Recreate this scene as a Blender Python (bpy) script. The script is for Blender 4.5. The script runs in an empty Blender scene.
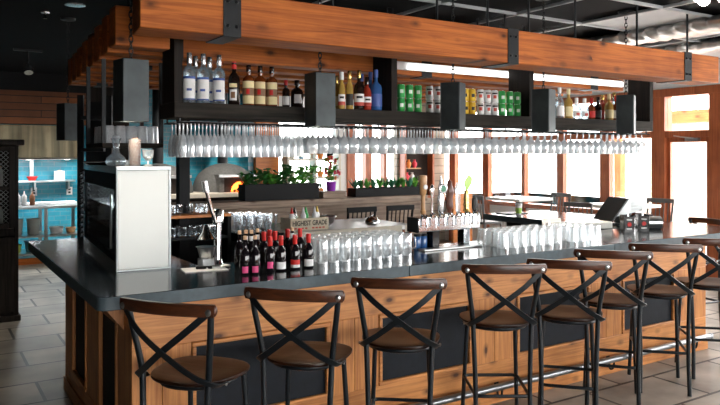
import bpy, math, random
from mathutils import Vector, Matrix
random.seed(7)
S = bpy.context.scene
COL = S.collection
PI = math.pi
AX = math.radians(32.3)          # the camera looks this far right of +Y
SA, CA = math.sin(AX), math.cos(AX)
F = 695.0
EYE = 1.72
CT = 1.07                        # bar counter height

def X_at(px, Y):                 # where the sight line of a column meets the vertical plane y = Y
    u = (px - 360) / F
    return Y * (SA + u * CA) / (CA - u * SA)

def Y_at(px, X):
    u = (px - 360) / F
    return X * (CA - u * SA) / (SA + u * CA)

def z_at(px, py, Y):
    d = X_at(px, Y) * SA + Y * CA
    return EYE - (py - 155) * d / F

# ------------------------------------------------------------------ mesh building
class MB:
    def __init__(s):
        s.v = []; s.f = []; s.m = []; s.cur = 0
    def add(s, vs, fs):
        n = len(s.v); s.v += [tuple(v) for v in vs]
        s.f += [tuple(i + n for i in f) for f in fs]; s.m += [s.cur] * len(fs)
        return s
    def box(s, x0, x1, y0, y1, z0, z1):
        vs = [(x0,y0,z0),(x1,y0,z0),(x1,y1,z0),(x0,y1,z0),(x0,y0,z1),(x1,y0,z1),(x1,y1,z1),(x0,y1,z1)]
        return s.add(vs, [(0,3,2,1),(4,5,6,7),(0,1,5,4),(1,2,6,5),(2,3,7,6),(3,0,4,7)])
    def cbox(s, c, d):
        return s.box(c[0]-d[0]/2, c[0]+d[0]/2, c[1]-d[1]/2, c[1]+d[1]/2, c[2]-d[2]/2, c[2]+d[2]/2)
    def prism(s, pts, z0, z1):
        n = len(pts); em = s.edge_mat if hasattr(s,'edge_mat') else None
        vs = [(p[0],p[1],z0) for p in pts] + [(p[0],p[1],z1) for p in pts]
        fs = [tuple(reversed(range(n))), tuple(range(n, 2*n))]
        fs += [(i, (i+1)%n, n+(i+1)%n, n+i) for i in range(n)]
        s.add(vs, fs)
        if em is not None: s.m[-n:] = [em]*n
        return s
    def lathe(s, prof, seg=20, c=(0,0,0), sx=1, sy=1, cap0=True, cap1=True, a0=0, a1=2*PI):
        full = abs(a1 - a0 - 2*PI) < 1e-6
        k = seg if full else seg + 1
        vs = []; fs = []
        for r, z in prof:
            for i in range(k):
                a = a0 + (a1 - a0) * i / seg
                vs.append((c[0]+r*math.cos(a)*sx, c[1]+r*math.sin(a)*sy, c[2]+z))
        m = len(prof)
        for j in range(m-1):
            for i in range(seg):
                i2 = (i+1) % k
                fs.append((j*k+i, j*k+i2, (j+1)*k+i2, (j+1)*k+i))
        if full and cap0: fs.append(tuple(reversed(range(k))))
        if full and cap1: fs.append(tuple((m-1)*k+i for i in range(k)))
        return s.add(vs, fs)
    def sweep(s, pts, sec, up=(0,0,1), closed=False, caps=True):
        pts = [Vector(p) for p in pts]; n = len(pts); k = len(sec); vs = []; fs = []
        prev = None
        for i, p in enumerate(pts):
            if closed: t = pts[(i+1)%n] - pts[i-1]
            else: t = pts[min(i+1,n-1)] - pts[max(i-1,0)]
            t.normalize()
            ref = Vector(up)
            if abs(t.dot(ref)) > .97: ref = Vector((0,1,0)) if abs(t.y) < .9 else Vector((1,0,0))
            if prev is not None:
                b = prev - t * prev.dot(t)
                b = b.normalized() if b.length > 1e-4 else t.cross(ref).normalized()
            else: b = t.cross(ref).normalized()
            if closed and prev is not None: b = t.cross(ref).normalized()
            prev = b; c = t.cross(b)
            for (a, d) in sec: vs.append(p + b*a + c*d)
        for i in range(n if closed else n-1):
            for j in range(k):
                i2 = (i+1)%n; j2 = (j+1)%k
                fs.append((i*k+j, i*k+j2, i2*k+j2, i2*k+j))
        if caps and not closed:
            fs.append(tuple(reversed(range(k)))); fs.append(tuple((n-1)*k+j for j in range(k)))
        return s.add(vs, fs)
    def tube(s, pts, r, seg=10, closed=False):
        return s.sweep(pts, [(r*math.cos(2*PI*j/seg), r*math.sin(2*PI*j/seg)) for j in range(seg)], closed=closed)
    def ball(s, c, r, seg=12, rings=8, sz=1):
        return s.lathe([(max(r*math.sin(PI*i/rings), 1e-4), -r*sz*math.cos(PI*i/rings)) for i in range(rings+1)], seg, c)
    def tf(s, M, start=0):
        s.v = s.v[:start] + [tuple(M @ Vector(v)) for v in s.v[start:]]
        return s
    def build(s, name, mat, parent=None, loc=None, rz=0, bevel=0, smooth=True, angle=38):
        me = bpy.data.meshes.new(name); me.from_pydata(s.v, [], s.f)
        for m in (mat if isinstance(mat, (list, tuple)) else [mat]): me.materials.append(m)
        for p, mi in zip(me.polygons, s.m): p.material_index = mi
        if smooth:
            for p in me.polygons: p.use_smooth = True
            me.set_sharp_from_angle(angle=math.radians(angle))
        me.update()
        o = bpy.data.objects.new(name, me); COL.objects.link(o)
        if parent is not None: o.parent = parent
        if loc is not None: o.location = loc
        o.rotation_euler.z = rz
        if bevel:
            b = o.modifiers.new('bevel', 'BEVEL'); b.width = bevel; b.segments = 2
            b.limit_method = 'ANGLE'; b.angle_limit = math.radians(40)
        return o

def EB():
    m = MB(); m.edge_mat = 1; return m
def spline(pts, n=6):
    P = [Vector(p) for p in pts]; out = []
    for i in range(len(P)-1):
        a = P[max(i-1,0)]; b = P[i]; c = P[i+1]; d = P[min(i+2,len(P)-1)]
        for j in range(n):
            t = j/n
            out.append(.5*((2*b)+(c-a)*t+(2*a-5*b+4*c-d)*t*t+(3*b-a-3*c+d)*t**3))
    out.append(P[-1]); return out

def tag(o, label, cat, group=None, kind=None):
    o['label'] = label; o['category'] = cat
    if group: o['group'] = group
    if kind: o['kind'] = kind
    return o
def thing(name, label, cat, loc=(0,0,0), rz=0, group=None):
    o = bpy.data.objects.new(name, None); COL.objects.link(o)
    o.empty_display_size = .1; o.location = loc; o.rotation_euler.z = rz
    return tag(o, label, cat, group)
def struct(o):
    o['kind'] = 'structure'; return o
def dup(root, loc, rz=None, label=None, group=None, scale=None):
    r = root.copy(); COL.objects.link(r); r.location = loc
    if rz is not None: r.rotation_euler.z = rz
    if scale: r.scale = scale
    if label: r['label'] = label
    if group: r['group'] = group
    for ch in list(root.children):
        c = ch.copy(); COL.objects.link(c); c.parent = r
        for g in list(ch.children):
            d = g.copy(); COL.objects.link(d); d.parent = c
    return r
ORD = ['first','second','third','fourth','fifth','sixth','seventh','eighth','ninth','tenth','eleventh','twelfth','thirteenth','fourteenth']

# ------------------------------------------------------------------ materials
def nt(name):
    m = bpy.data.materials.new(name); m.use_nodes = True
    n = m.node_tree.nodes; b = n['Principled BSDF']; return m, n, m.node_tree.links, b
def mat(name, col, rough=.5, metal=0, var=.12, scale=14, spec=.5, bump=0, emit=None, coat=0, trans=0):
    m, n, l, b = nt(name)
    tc = n.new('ShaderNodeTexCoord'); no = n.new('ShaderNodeTexNoise')
    no.inputs['Scale'].default_value = scale; no.inputs['Detail'].default_value = 5
    l.new(tc.outputs['Object'], no.inputs['Vector'])
    mx = n.new('ShaderNodeMix'); mx.data_type = 'RGBA'
    mx.inputs[6].default_value = tuple(c*(1-var) for c in col) + (1,)
    mx.inputs[7].default_value = tuple(min(1, c*(1+var)) for c in col) + (1,)
    l.new(no.outputs['Fac'], mx.inputs[0]); l.new(mx.outputs[2], b.inputs['Base Color'])
    b.inputs['Roughness'].default_value = rough; b.inputs['Metallic'].default_value = metal
    b.inputs['Specular IOR Level'].default_value = spec
    if coat: b.inputs['Coat Weight'].default_value = coat
    if bump:
        bp = n.new('ShaderNodeBump'); bp.inputs['Strength'].default_value = bump; bp.inputs['Distance'].default_value = .01
        l.new(no.outputs['Fac'], bp.inputs['Height']); l.new(bp.outputs['Normal'], b.inputs['Normal'])
    if emit:
        b.inputs['Emission Color'].default_value = tuple(emit[:3]) + (1,); b.inputs['Emission Strength'].default_value = emit[3]
    return m
def wood(name, lo, hi, axis=0, rough=.45, scale=1.0, knots=True, knotcol=(.05,.012,.004), spec=.5):
    m, n, l, b = nt(name)
    tc = n.new('ShaderNodeTexCoord'); mp = n.new('ShaderNodeMapping')
    sc = [26*scale]*3; sc[axis] = 1.1*scale; mp.inputs['Scale'].default_value = sc
    oi = n.new('ShaderNodeObjectInfo'); vm = n.new('ShaderNodeVectorMath'); vm.operation = 'MULTIPLY_ADD'
    l.new(oi.outputs['Random'], vm.inputs[0]); vm.inputs[1].default_value = (7.3,11.1,5.7)
    l.new(tc.outputs['Object'], vm.inputs[2]); l.new(vm.outputs[0], mp.inputs['Vector'])
    no = n.new('ShaderNodeTexNoise'); no.inputs['Scale'].default_value = 1.6; no.inputs['Detail'].default_value = 7
    no.inputs['Distortion'].default_value = 1.1; l.new(mp.outputs[0], no.inputs['Vector'])
    rp = n.new('ShaderNodeValToRGB'); e = rp.color_ramp.elements
    e[0].position = .25; e[0].color = lo + (1,); e[1].position = .62; e[1].color = hi + (1,)
    l.new(no.outputs['Fac'], rp.inputs[0]); out = rp.outputs[0]
    # broad stain patches
    n2 = n.new('ShaderNodeTexNoise'); n2.inputs['Scale'].default_value = 3.0; n2.inputs['Detail'].default_value = 4
    l.new(vm.outputs[0], n2.inputs['Vector'])
    r2 = n.new('ShaderNodeValToRGB'); r2.color_ramp.elements[0].position = .3; r2.color_ramp.elements[0].color = (.60,.54,.48,1)
    r2.color_ramp.elements[1].position = .6; r2.color_ramp.elements[1].color = (1,1,1,1)
    l.new(n2.outputs['Fac'], r2.inputs[0])
    mm = n.new('ShaderNodeMix'); mm.data_type = 'RGBA'; mm.blend_type = 'MULTIPLY'; mm.inputs[0].default_value = .8
    l.new(out, mm.inputs[6]); l.new(r2.outputs[0], mm.inputs[7]); out = mm.outputs[2]
    if knots:
        m2 = n.new('ShaderNodeMapping'); s2 = [9*scale]*3; s2[axis] = 5*scale; s2[1 if axis != 1 else 0] = .5; m2.inputs['Scale'].default_value = s2
        l.new(vm.outputs[0], m2.inputs['Vector'])
        vo = n.new('ShaderNodeTexVoronoi'); vo.inputs['Scale'].default_value = 1.0; l.new(m2.outputs[0], vo.inputs['Vector'])
        r3 = n.new('ShaderNodeValToRGB'); q = r3.color_ramp.elements
        q[0].position = .08; q[0].color = (.95,.95,.95,1); q[1].position = .30; q[1].color = (0,0,0,1)
        k2 = q.new(.15); k2.color = (.5,.5,.5,1)
        l.new(vo.outputs['Distance'], r3.inputs[0])
        sv = n.new('ShaderNodeSeparateColor'); l.new(vo.outputs['Color'], sv.inputs[0])
        gt = n.new('ShaderNodeMath'); gt.operation = 'GREATER_THAN'; gt.inputs[1].default_value = .35; l.new(sv.outputs[0], gt.inputs[0])
        km = n.new('ShaderNodeMath'); km.operation = 'MULTIPLY'; l.new(r3.outputs[0], km.inputs[0]); l.new(gt.outputs[0], km.inputs[1])
        mk = n.new('ShaderNodeMix'); mk.data_type = 'RGBA'; l.new(km.outputs[0], mk.inputs[0])
        l.new(out, mk.inputs[6]); mk.inputs[7].default_value = knotcol + (1,); out = mk.outputs[2]
    l.new(out, b.inputs['Base Color']); b.inputs['Roughness'].default_value = rough; b.inputs['Specular IOR Level'].default_value = spec
    bp = n.new('ShaderNodeBump'); bp.inputs['Strength'].default_value = .25; bp.inputs['Distance'].default_value = .004
    l.new(no.outputs['Fac'], bp.inputs['Height']); l.new(bp.outputs['Normal'], b.inputs['Normal'])
    return m
def glass(name, tint=(.93,.97,.98), edge=.5, lit_white=.06, rough=.04):
    m = bpy.data.materials.new(name); m.use_nodes = True; n = m.node_tree.nodes; l = m.node_tree.links; n.clear()
    o = n.new('ShaderNodeOutputMaterial'); t = n.new('ShaderNodeBsdfTransparent'); t.inputs[0].default_value = tint + (1,)
    g = n.new('ShaderNodeBsdfGlossy'); g.inputs['Roughness'].default_value = rough; g.inputs[0].default_value = (.95,.97,1,1)
    lw = n.new('ShaderNodeLayerWeight'); lw.inputs['Blend'].default_value = edge
    mr = n.new('ShaderNodeMath'); mr.operation = 'MULTIPLY_ADD'; mr.inputs[1].default_value = .8; mr.inputs[2].default_value = .04
    l.new(lw.outputs['Fresnel'], mr.inputs[0])
    mx = n.new('ShaderNodeMixShader'); l.new(mr.outputs[0], mx.inputs[0]); l.new(t.outputs[0], mx.inputs[1]); l.new(g.outputs[0], mx.inputs[2])
    out = mx.outputs[0]
    if lit_white:  # white diffuse share stands in for window light refracted by the glass
        d = n.new('ShaderNodeBsdfDiffuse'); d.inputs[0].default_value = (.9,.94,.97,1)
        no = n.new('ShaderNodeTexNoise'); no.inputs['Scale'].default_value = 30
        tr = n.new('ShaderNodeBsdfTranslucent'); tr.inputs[0].default_value = (.9,.94,.97,1)
        a = n.new('ShaderNodeMixShader'); l.new(d.outputs[0], a.inputs[1]); l.new(tr.outputs[0], a.inputs[2])
        hm = n.new('ShaderNodeMath'); hm.operation = 'MULTIPLY'; hm.inputs[1].default_value = lit_white*2; l.new(no.outputs['Fac'], hm.inputs[0])
        m2 = n.new('ShaderNodeMixShader'); l.new(hm.outputs[0], m2.inputs[0]); l.new(out, m2.inputs[1]); l.new(a.outputs[0], m2.inputs[2]); out = m2.outputs[0]
    l.new(out, o.inputs[0]); return m
def bricks(name, c1, c2, mortar, w, h, gap, rough=.6, offset=.5, plane='xy', bump=.4, var=.25, vscale=3.0, freq=2):
    m, n, l, b = nt(name)
    tc = n.new('ShaderNodeTexCoord'); mp = n.new('ShaderNodeMapping')
    if plane == 'xz': mp.inputs['Rotation'].default_value = (-PI/2, 0, 0)
    if plane == 'yz': mp.inputs['Rotation'].default_value = (-PI/2, 0, -PI/2); mp.vector_type = 'POINT'
    br = n.new('ShaderNodeTexBrick'); br.offset = offset; br.offset_frequency = freq
    for k, v in (('Color1', c1+(1,)), ('Color2', c2+(1,)), ('Mortar', mortar+(1,)), ('Scale', 1.0), ('Mortar Size', gap), ('Brick Width', w), ('Row Height', h), ('Bias', 0.0)):
        br.inputs[k].default_value = v
    if plane == 'yz':
        sx = n.new('ShaderNodeSeparateXYZ'); cx = n.new('ShaderNodeCombineXYZ'); l.new(tc.outputs['Object'], sx.inputs[0])
        l.new(sx.outputs[1], cx.inputs[0]); l.new(sx.outputs[2], cx.inputs[1]); vec = cx.outputs[0]
    elif plane == 'xz':
        sx = n.new('ShaderNodeSeparateXYZ'); cx = n.new('ShaderNodeCombineXYZ'); l.new(tc.outputs['Object'], sx.inputs[0])
        l.new(sx.outputs[0], cx.inputs[0]); l.new(sx.outputs[2], cx.inputs[1]); vec = cx.outputs[0]
    else: vec = tc.outputs['Object']
    l.new(vec, br.inputs['Vector'])
    no = n.new('ShaderNodeTexNoise'); no.inputs['Scale'].default_value = vscale; no.inputs['Detail'].default_value = 8
    l.new(tc.outputs['Object'], no.inputs['Vector'])
    rp = n.new('ShaderNodeValToRGB'); rp.color_ramp.elements[0].position = .3; rp.color_ramp.elements[1].position = .7
    rp.color_ramp.elements[0].color = (1-var*1.6,)*3+(1,); rp.color_ramp.elements[1].color = (1,1,1,1)
    l.new(no.outputs['Fac'], rp.inputs[0])
    mx = n.new('ShaderNodeMix'); mx.data_type = 'RGBA'; mx.blend_type = 'MULTIPLY'; mx.inputs[0].default_value = 1
    l.new(br.outputs['Color'], mx.inputs[6]); l.new(rp.outputs[0], mx.inputs[7]); l.new(mx.outputs[2], b.inputs['Base Color'])
    b.inputs['Roughness'].default_value = rough
    iv = n.new('ShaderNodeMath'); iv.operation = 'SUBTRACT'; iv.inputs[0].default_value = 1; l.new(br.outputs['Fac'], iv.inputs[1])
    ad = n.new('ShaderNodeMath'); ad.operation = 'MULTIPLY_ADD'; l.new(no.outputs['Fac'], ad.inputs[0]); ad.inputs[1].default_value = .4; l.new(iv.outputs[0], ad.inputs[2])
    bp = n.new('ShaderNodeBump'); bp.inputs['Strength'].default_value = bump; bp.inputs['Distance'].default_value = .01
    l.new(ad.outputs[0], bp.inputs['Height']); l.new(bp.outputs['Normal'], b.inputs['Normal'])
    return m

M = {}
M['beam'] = wood('orange_timber', (.23,.052,.010), (.52,.150,.026), 0, .6, spec=.25)
M['beam_y'] = wood('orange_timber_cross', (.25,.06,.015), (.5,.16,.045), 1, .5)
M['pine_h'] = wood('pine_rail', (.38,.13,.035), (.66,.29,.09), 0, .45)
M['pine_v'] = wood('pine_stile', (.36,.12,.032), (.64,.28,.085), 2, .45)
M['pine_y'] = wood('pine_side', (.36,.12,.032), (.62,.27,.085), 1, .45)
M['seat'] = wood('walnut_seat', (.004,.0015,.0007), (.032,.0095,.0032), 0, .34, .8, False, spec=.25)
M['rail'] = wood('walnut_rail', (.016,.006,.003), (.10,.03,.011), 0, .32, 1.0, False)
M['dark'] = wood('charred_wood', (.004,.004,.0035), (.032,.026,.02), 0, .7, 1, False, spec=.2)
M['darkv'] = wood('charred_wood_upright', (.004,.0035,.0035), (.022,.017,.014), 2, .7, 1, False, spec=.2)
M['reclaim'] = wood('reclaimed_wood', (.13,.085,.06), (.36,.27,.20), 0, .6, 1, True)
M['trim'] = wood('red_cedar', (.30,.07,.025), (.52,.15,.05), 2, .4, 1, False)
M['plank'] = bricks('plank_wall_wood', (.34,.11,.03), (.14,.045,.015), (.012,.006,.003), 1.6, .11, .006, .6, .37, 'xz')
M['iron'] = mat('black_iron', (.008,.010,.012), .45, .2, .3, 20, .3)
M['stoolmetal'] = mat('stool_blue_black_metal', (.010,.014,.018), .3, .3, .2, 30)
M['steelbox'] = mat('raw_dark_steel', (.045,.055,.058), .45, .5, .6, 9, .35)
M['slate_edge'] = mat('lighter_slate_edge', (.060,.088,.104), .5, 0, .4, 24, .5, .1)  # slab side faces, lighter and rougher than the top
M['slate'] = mat('slate_counter', (.009,.013,.016), .15, 0, .5, 18, .5, .03)
M['panel'] = mat('blue_black_slate_panel', (.007,.010,.015), .6, 0, .7, 16, .25, .15)
M['black'] = mat('matte_black', (.004,.005,.006), .6, spec=.2)
M['blackgloss'] = mat('gloss_black', (.004,.005,.006), .15)
M['ceil'] = mat('black_ceiling', (.0025,.003,.004), .8, spec=.08)
M['tbar'] = mat('ceiling_grid_metal', (.34,.36,.37), .4, .3)
M['tile_white'] = mat('pale_ceiling_tile', (.55,.56,.57), .7, 0, .15, 6)
M['foil'] = mat('crumpled_foil', (.55,.55,.54), .3, .8, .4, 12, .5, .9)
M['railsteel'] = mat('foot_rail_steel', (.34,.36,.38), .3, .9, .1)
M['hoodsteel'] = wood('hood_steel_reflections', (.02,.022,.015), (.16,.135,.085), 2, .28, .16, False); M['hoodsteel'].node_tree.nodes['Principled BSDF'].inputs['Metallic'].default_value = .85  # streaks in the colour imitate the room's reflections in the steel
M['chrome'] = mat('chrome', (.75,.77,.79), .12, 1, .05)
M['steel'] = mat('brushed_steel', (.55,.57,.57), .28, 1, .12, 40)
M['white'] = mat('white_paint', (.78,.79,.78), .5, 0, .04)
M['whitepanel'] = mat('pale_enamel_panel', (.88,.91,.87), .35, 0, .05, 3)
M['cream'] = mat('cream_edge', (.66,.62,.52), .4)
M['siding'] = bricks('beige_siding', (.42,.36,.28), (.40,.34,.27), (.2,.17,.13), 4.0, .15, .008, .7, .5, 'xz')
M['bluetile'] = bricks('turquoise_tile', (.035,.30,.42), (.05,.38,.50), (.15,.35,.42), .2, .08, .006, .25, .5, 'xz')
M['bluetile_side'] = bricks('turquoise_tile_side', (.035,.30,.42), (.05,.38,.50), (.15,.35,.42), .2, .08, .006, .25, .5, 'yz')
M['ovenstone'] = mat('grey_oven_mosaic', (.13,.13,.125), .7, 0, .5, 40, .5, .4)
M['ember'] = mat('glowing_embers', (.5,.08,.01), .7, 0, .5, 18, .5, 0, (1,.13,.015,6))
M['floor'] = bricks('slate_floor_tile', (.62,.56,.47), (.38,.35,.30), (.035,.033,.03), .74, .48, .013, .4, .5, 'xy', .5, .42, 2.0)
M['outground'] = mat('pale_paving', (.75,.73,.7), .8)
M['outbrick'] = bricks('pale_brick', (.75,.62,.5), (.68,.55,.44), (.8,.76,.7), .4, .13, .012, .8, .5, 'yz')
M['glass'] = glass('drinking_glass', (.96,.98,.98), .5, .48)
M['jarglass'] = glass('jar_glass', (.93,.96,.97), .5, .26)
M['pane'] = glass('window_pane', (.98,.99,1), .08, 0)
M['darkpane'] = glass('smoked_pane', (.75,.8,.82), .15, 0)
M['wine'] = mat('dark_wine_bottle', (.008,.006,.008), .08, 0, .1, 5, .6)
M['clearbottle'] = glass('clear_bottle', (.78,.88,.92), .55, .14)
M['amber'] = mat('amber_bottle', (.16,.035,.008), .08, 0, .3, 8, .7)
M['rum'] = mat('black_rum_bottle', (.015,.008,.006), .1, 0, .1, 5, .6)
M['goldbottle'] = mat('gold_bottle', (.42,.26,.06), .1, 0, .3, 9, .7)
M['bluebottle'] = mat('blue_bottle', (.03,.10,.28), .1, 0, .3, 7, .7)
M['redbottle'] = mat('red_bottle', (.30,.03,.015), .1, 0, .3, 7, .7)
M['red'] = mat('red_foil_cap', (.55,.022,.018), .4, spec=.25)
M['pintglass'] = glass('pint_glass_clear', (.93,.96,.97), .45, .05)
M['cork'] = mat('cork', (.62,.40,.24), .8)
M['pink'] = mat('pink_label', (.72,.06,.22), .5)
M['paper'] = mat('white_label', (.78,.78,.78), .55)
M['creamlabel'] = mat('cream_label', (.78,.66,.36), .55)
M['brown'] = mat('brown_band', (.22,.11,.05), .5)
M['navy'] = mat('navy_ink', (.05,.10,.34), .5)
M['green'] = mat('green_can', (.05,.42,.10), .28, .4)
M['yellow'] = mat('yellow_can', (.70,.45,.04), .28, .3)
M['whitecan'] = mat('white_can', (.70,.70,.69), .28, .3)
M['silver'] = mat('silver_cap', (.70,.72,.74), .25, .9)
M['leaf'] = mat('dark_leaf', (.03,.16,.03), .45, 0, .6, 9)
M['leaf2'] = mat('bright_leaf', (.13,.42,.06), .45, 0, .5, 9)
M['succulent'] = mat('blue_green_leaf', (.05,.22,.12), .5, 0, .5, 9)
M['flower_red'] = mat('red_petal', (.75,.06,.10), .5)
M['flower_orange'] = mat('orange_petal', (.85,.32,.08), .5)
M['purple'] = mat('purple_foil', (.32,.05,.48), .35)
M['soil'] = mat('soil', (.03,.02,.015), .9, 0, .4, 40)
M['crate'] = mat('pale_crate_wood', (.60,.52,.38), .6, 0, .2, 10)
M['ink'] = mat('black_ink', (.015,.013,.012), .6)
M['redink'] = mat('red_ink', (.5,.06,.04), .6)
M['orange'] = wood('orange_board', (.52,.14,.02), (.75,.26,.05), 0, .4, 1, False)
M['lime'] = mat('lime_acrylic', (.45,.75,.15), .3)
M['tapwood'] = mat('tap_wood', (.48,.26,.11), .4, 0, .3, 20)
M['tapbrown'] = mat('tap_brown', (.12,.04,.025), .35)
M['tapgreen'] = mat('tap_green', (.02,.20,.10), .35)
M['gold'] = mat('brass', (.62,.42,.14), .25, .9)
M['straw'] = mat('straw_brown', (.24,.085,.03), .6, 0, .5, 30)
M['lampglow'] = mat('lamp_diffuser', (.9,.9,.9), .5, 0, .02, 5, .5, 0, (1,.97,.92,9))
M['stripglow'] = mat('strip_diffuser', (.9,.9,.9), .5, 0, .02, 5, .5, 0, (1,.98,.95,2.2))
M['mesh'] = mat('wire_mesh', (.45,.47,.47), .35, .8)
M['tableware'] = mat('tableware_grey', (.42,.44,.42), .4)
M['limebag'] = mat('lime_tub', (.45,.55,.10), .5)
M['bluebag'] = mat('blue_tub', (.15,.40,.62), .5)
M['screen'] = mat('dark_screen', (.010,.015,.018), .3)
M['possilver'] = mat('pos_casing', (.38,.41,.42), .35, .5)
M['chairgrey'] = mat('grey_chair_paint', (.12,.12,.12), .45)

# ------------------------------------------------------------------ room shell
XL, XR, YF, YB, ZC = -3.2, 9.0, -3.4, 13.4, 3.0
YW = 11.0                         # rear glazed wall
struct(MB().box(XL-.2, XR+.2, YF-.2, YB+.2, -.12, 0).build('floor', M['floor'], smooth=False))
struct(MB().box(XL-.2, XR+.2, YF-.2, YB+.2, ZC, ZC+.1).build('ceiling', M['ceil'], smooth=False))
struct(MB().box(XL-.2, XL, YF, YB, 0, ZC).build('wall_left', M['dark'], smooth=False))
struct(MB().box(XL, 4.85, YB-.1, YB+.1, 0, ZC).build('wall_kitchen', M['bluetile'], smooth=False))
# wall behind the viewpoint, a row of tall windows in it
fw = MB().box(XL, XR, YF-.15, YF, 0, .75).box(XL, XR, YF-.15, YF, 2.6, ZC)
fx = [XL, -.6, 1.4, 3.4, 5.4, 7.4, XR]
for i in range(len(fx)): fw.box(fx[i]-.12, fx[i]+.12, YF-.15, YF, .75, 2.6)
fw.box(XL, -.6, YF-.15, YF, .75, 2.6)
struct(fw.build('wall_front', M['trim'], smooth=False))
for i in range(1, len(fx)-1):
    w = struct(MB().box(fx[i]+.12, fx[i+1]-.12, YF-.08, YF-.07, .75, 2.6).build('window_%d' % i, M['pane'], smooth=False))
# right-hand wall: knee wall, white head, posts and panes
struct(MB().box(XR, XR+.16, YF, 5.2, 0, .8).box(XR, XR+.16, 6.27, YW, 0, .8).box(XR, XR+.16, YF, YW+.15, 2.62, ZC).build('wall_right', M['white'], smooth=False))
posts = [(-3.4,-3.1),(-1.6,-1.4),(.1,.3),(1.8,2.0),(3.5,3.7),(5.18,5.40),(6.06,6.27),(7.0,7.18),(7.91,8.05),(8.78,8.86),(9.70,9.86),(10.66,10.85)]
tr = MB()
for a, b in posts: tr.box(XR-.03, XR+(.15 if a < 6.2 else .07), a, b, 0, 2.62)
tr.box(XR-.04, XR+.15, YF, YW, 2.55, 2.66).box(XR-.06, XR+.15, YF, 5.2, .8, .87).box(XR-.06, XR+.15, 6.27, YW, .8, .87)
tr.box(XR-.02, XR+.12, YF, YW, 1.97, 2.06)
struct(tr.build('trim_1', M['trim'], smooth=False))
wi = 6
for i in range(len(posts)-1):
    if i == 5: continue
    a, b = posts[i][1], posts[i+1][0]
    w = struct(MB().box(XR+.05, XR+.06, a, b, .87, 2.55).build('window_%d' % wi, M['pane'], smooth=False)); wi += 1
d = struct(MB().box(XR+.02, XR+.08, 5.40, 5.46, 0, 1.97).box(XR+.02, XR+.08, 6.0, 6.06, 0, 1.97).box(XR+.02, XR+.08, 5.46, 6.0, 0, .22).box(XR+.02, XR+.08, 5.46, 6.0, 1.90, 1.97).build('door_1', M['trim'], smooth=False))
MB().box(XR+.045, XR+.055, 5.46, 6.0, .22, 1.90).build('pane', M['pane'], d, smooth=False)
MB().box(XR+.045, XR+.055, 5.40, 6.06, 2.06, 2.55).build('transom_pane', M['pane'], d, smooth=False)
MB().box(XR-.03, XR+.02, 5.55, 5.75, 1.915, 1.955).tube([(XR-.02,5.62,1.95),(XR-.14,5.74,1.97),(XR-.02,5.92,1.99)], .01, 6).build('door_closer', M['steel'], d)
MB().tube([(XR-.02,5.47,.95),(XR-.06,5.47,.95),(XR-.06,5.47,1.2),(XR-.02,5.47,1.2)], .01, 6).build('handle', M['steel'], d)
# rear wall: planks, plant window, siding
X0 = 4.85
struct(MB().box(X0-.1, X0+.02, YW+.1, YB, 0, ZC).build('wall_partition', M['bluetile_side'], smooth=False))
bw = MB().box(X0, 5.28, YW, YW+.12, 0, ZC)
struct(bw.build('wall_boards', M['orange'], smooth=False))
xs_ = X_at(397, YW)
struct(MB().box(xs_, XR, YW, YW+.12, 0, ZC).build('wall_siding', M['siding'], smooth=False))
struct(MB().box(5.28, xs_, YW, YW+.12, 2.5, ZC).box(5.28, xs_, YW, YW+.12, 0, .45).box(6.43, 6.66, YW, YW+.12, .45, 2.5).build('wall_back', M['white'], smooth=False))
tr = MB()
for a, b in ((6.66,6.83),(7.06,7.20),(7.47,7.54)): tr.box(a, b, YW-.04, YW+.10, .45, 2.5)
tr.box(6.66, xs_, YW-.04, YW+.10, .45, .52)
struct(tr.build('trim_2', M['trim'], smooth=False))
for a, b in ((5.28,6.43),(6.83,7.06),(7.20,7.47),(7.54,xs_)):
    struct(MB().box(a, b, YW+.06, YW+.07, .45, 2.5).build('window_%d' % wi, M['pane'], smooth=False)); wi += 1
# outside
g = MB().box(XR+.25, 24, -14, 24, -.14, -.04).box(-8, 24, YF-12, YF-.3, -.14, -.04).box(5, 24, YB+.3, 24, -.14, -.04).build('ground', M['outground'], smooth=False); struct(g)
tag(MB().box(11.6, 11.9, 6.2, 8.3, -.04, 2.3).box(11.55, 11.95, 6.15, 8.35, 2.3, 2.38).build('garden_wall', M['outbrick'], smooth=False), 'pale brick wall outside beyond the glass door', 'wall')
po = thing('patio_arbour', 'orange timber arbour outside above the glass door', 'arbour', (10.6, 6.6, 0))
MB().box(-.08, .08, -1.6, 1.6, 2.25, 2.45).build('beam', M['beam_y'], po)
for yy in (-.95, 1.45): MB().box(-.07, .07, yy-.07, yy+.07, -.04, 2.25).build('post', M['trim'], po)

# ceiling grid and panels
gr = MB()
for i in range(9): 
    x = 1.9 + i*.85
    gr.box(x-.010, x+.010, -1, YW, ZC-.045, ZC-.02)
for i in range(14):
    y = .2 + i*.85
    gr.box(1.9, XR, y-.010, y+.010, ZC-.047, ZC-.022)
struct(gr.build('trim_3', M['tbar'], smooth=False))
tl = MB()
for (i, j) in ((4,4),(5,3),(5,4),(6,5),(6,6),(7,5),(7,7),(6,2),(7,3),(3,6)):
    x = 1.9 + i*.85; y = .2 + j*.85
    tl.box(x+.02, x+.83, y+.02, y+.83, ZC-.03, ZC-.015)
struct(tl.build('trim_4', M['tile_white'], smooth=False))
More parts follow.
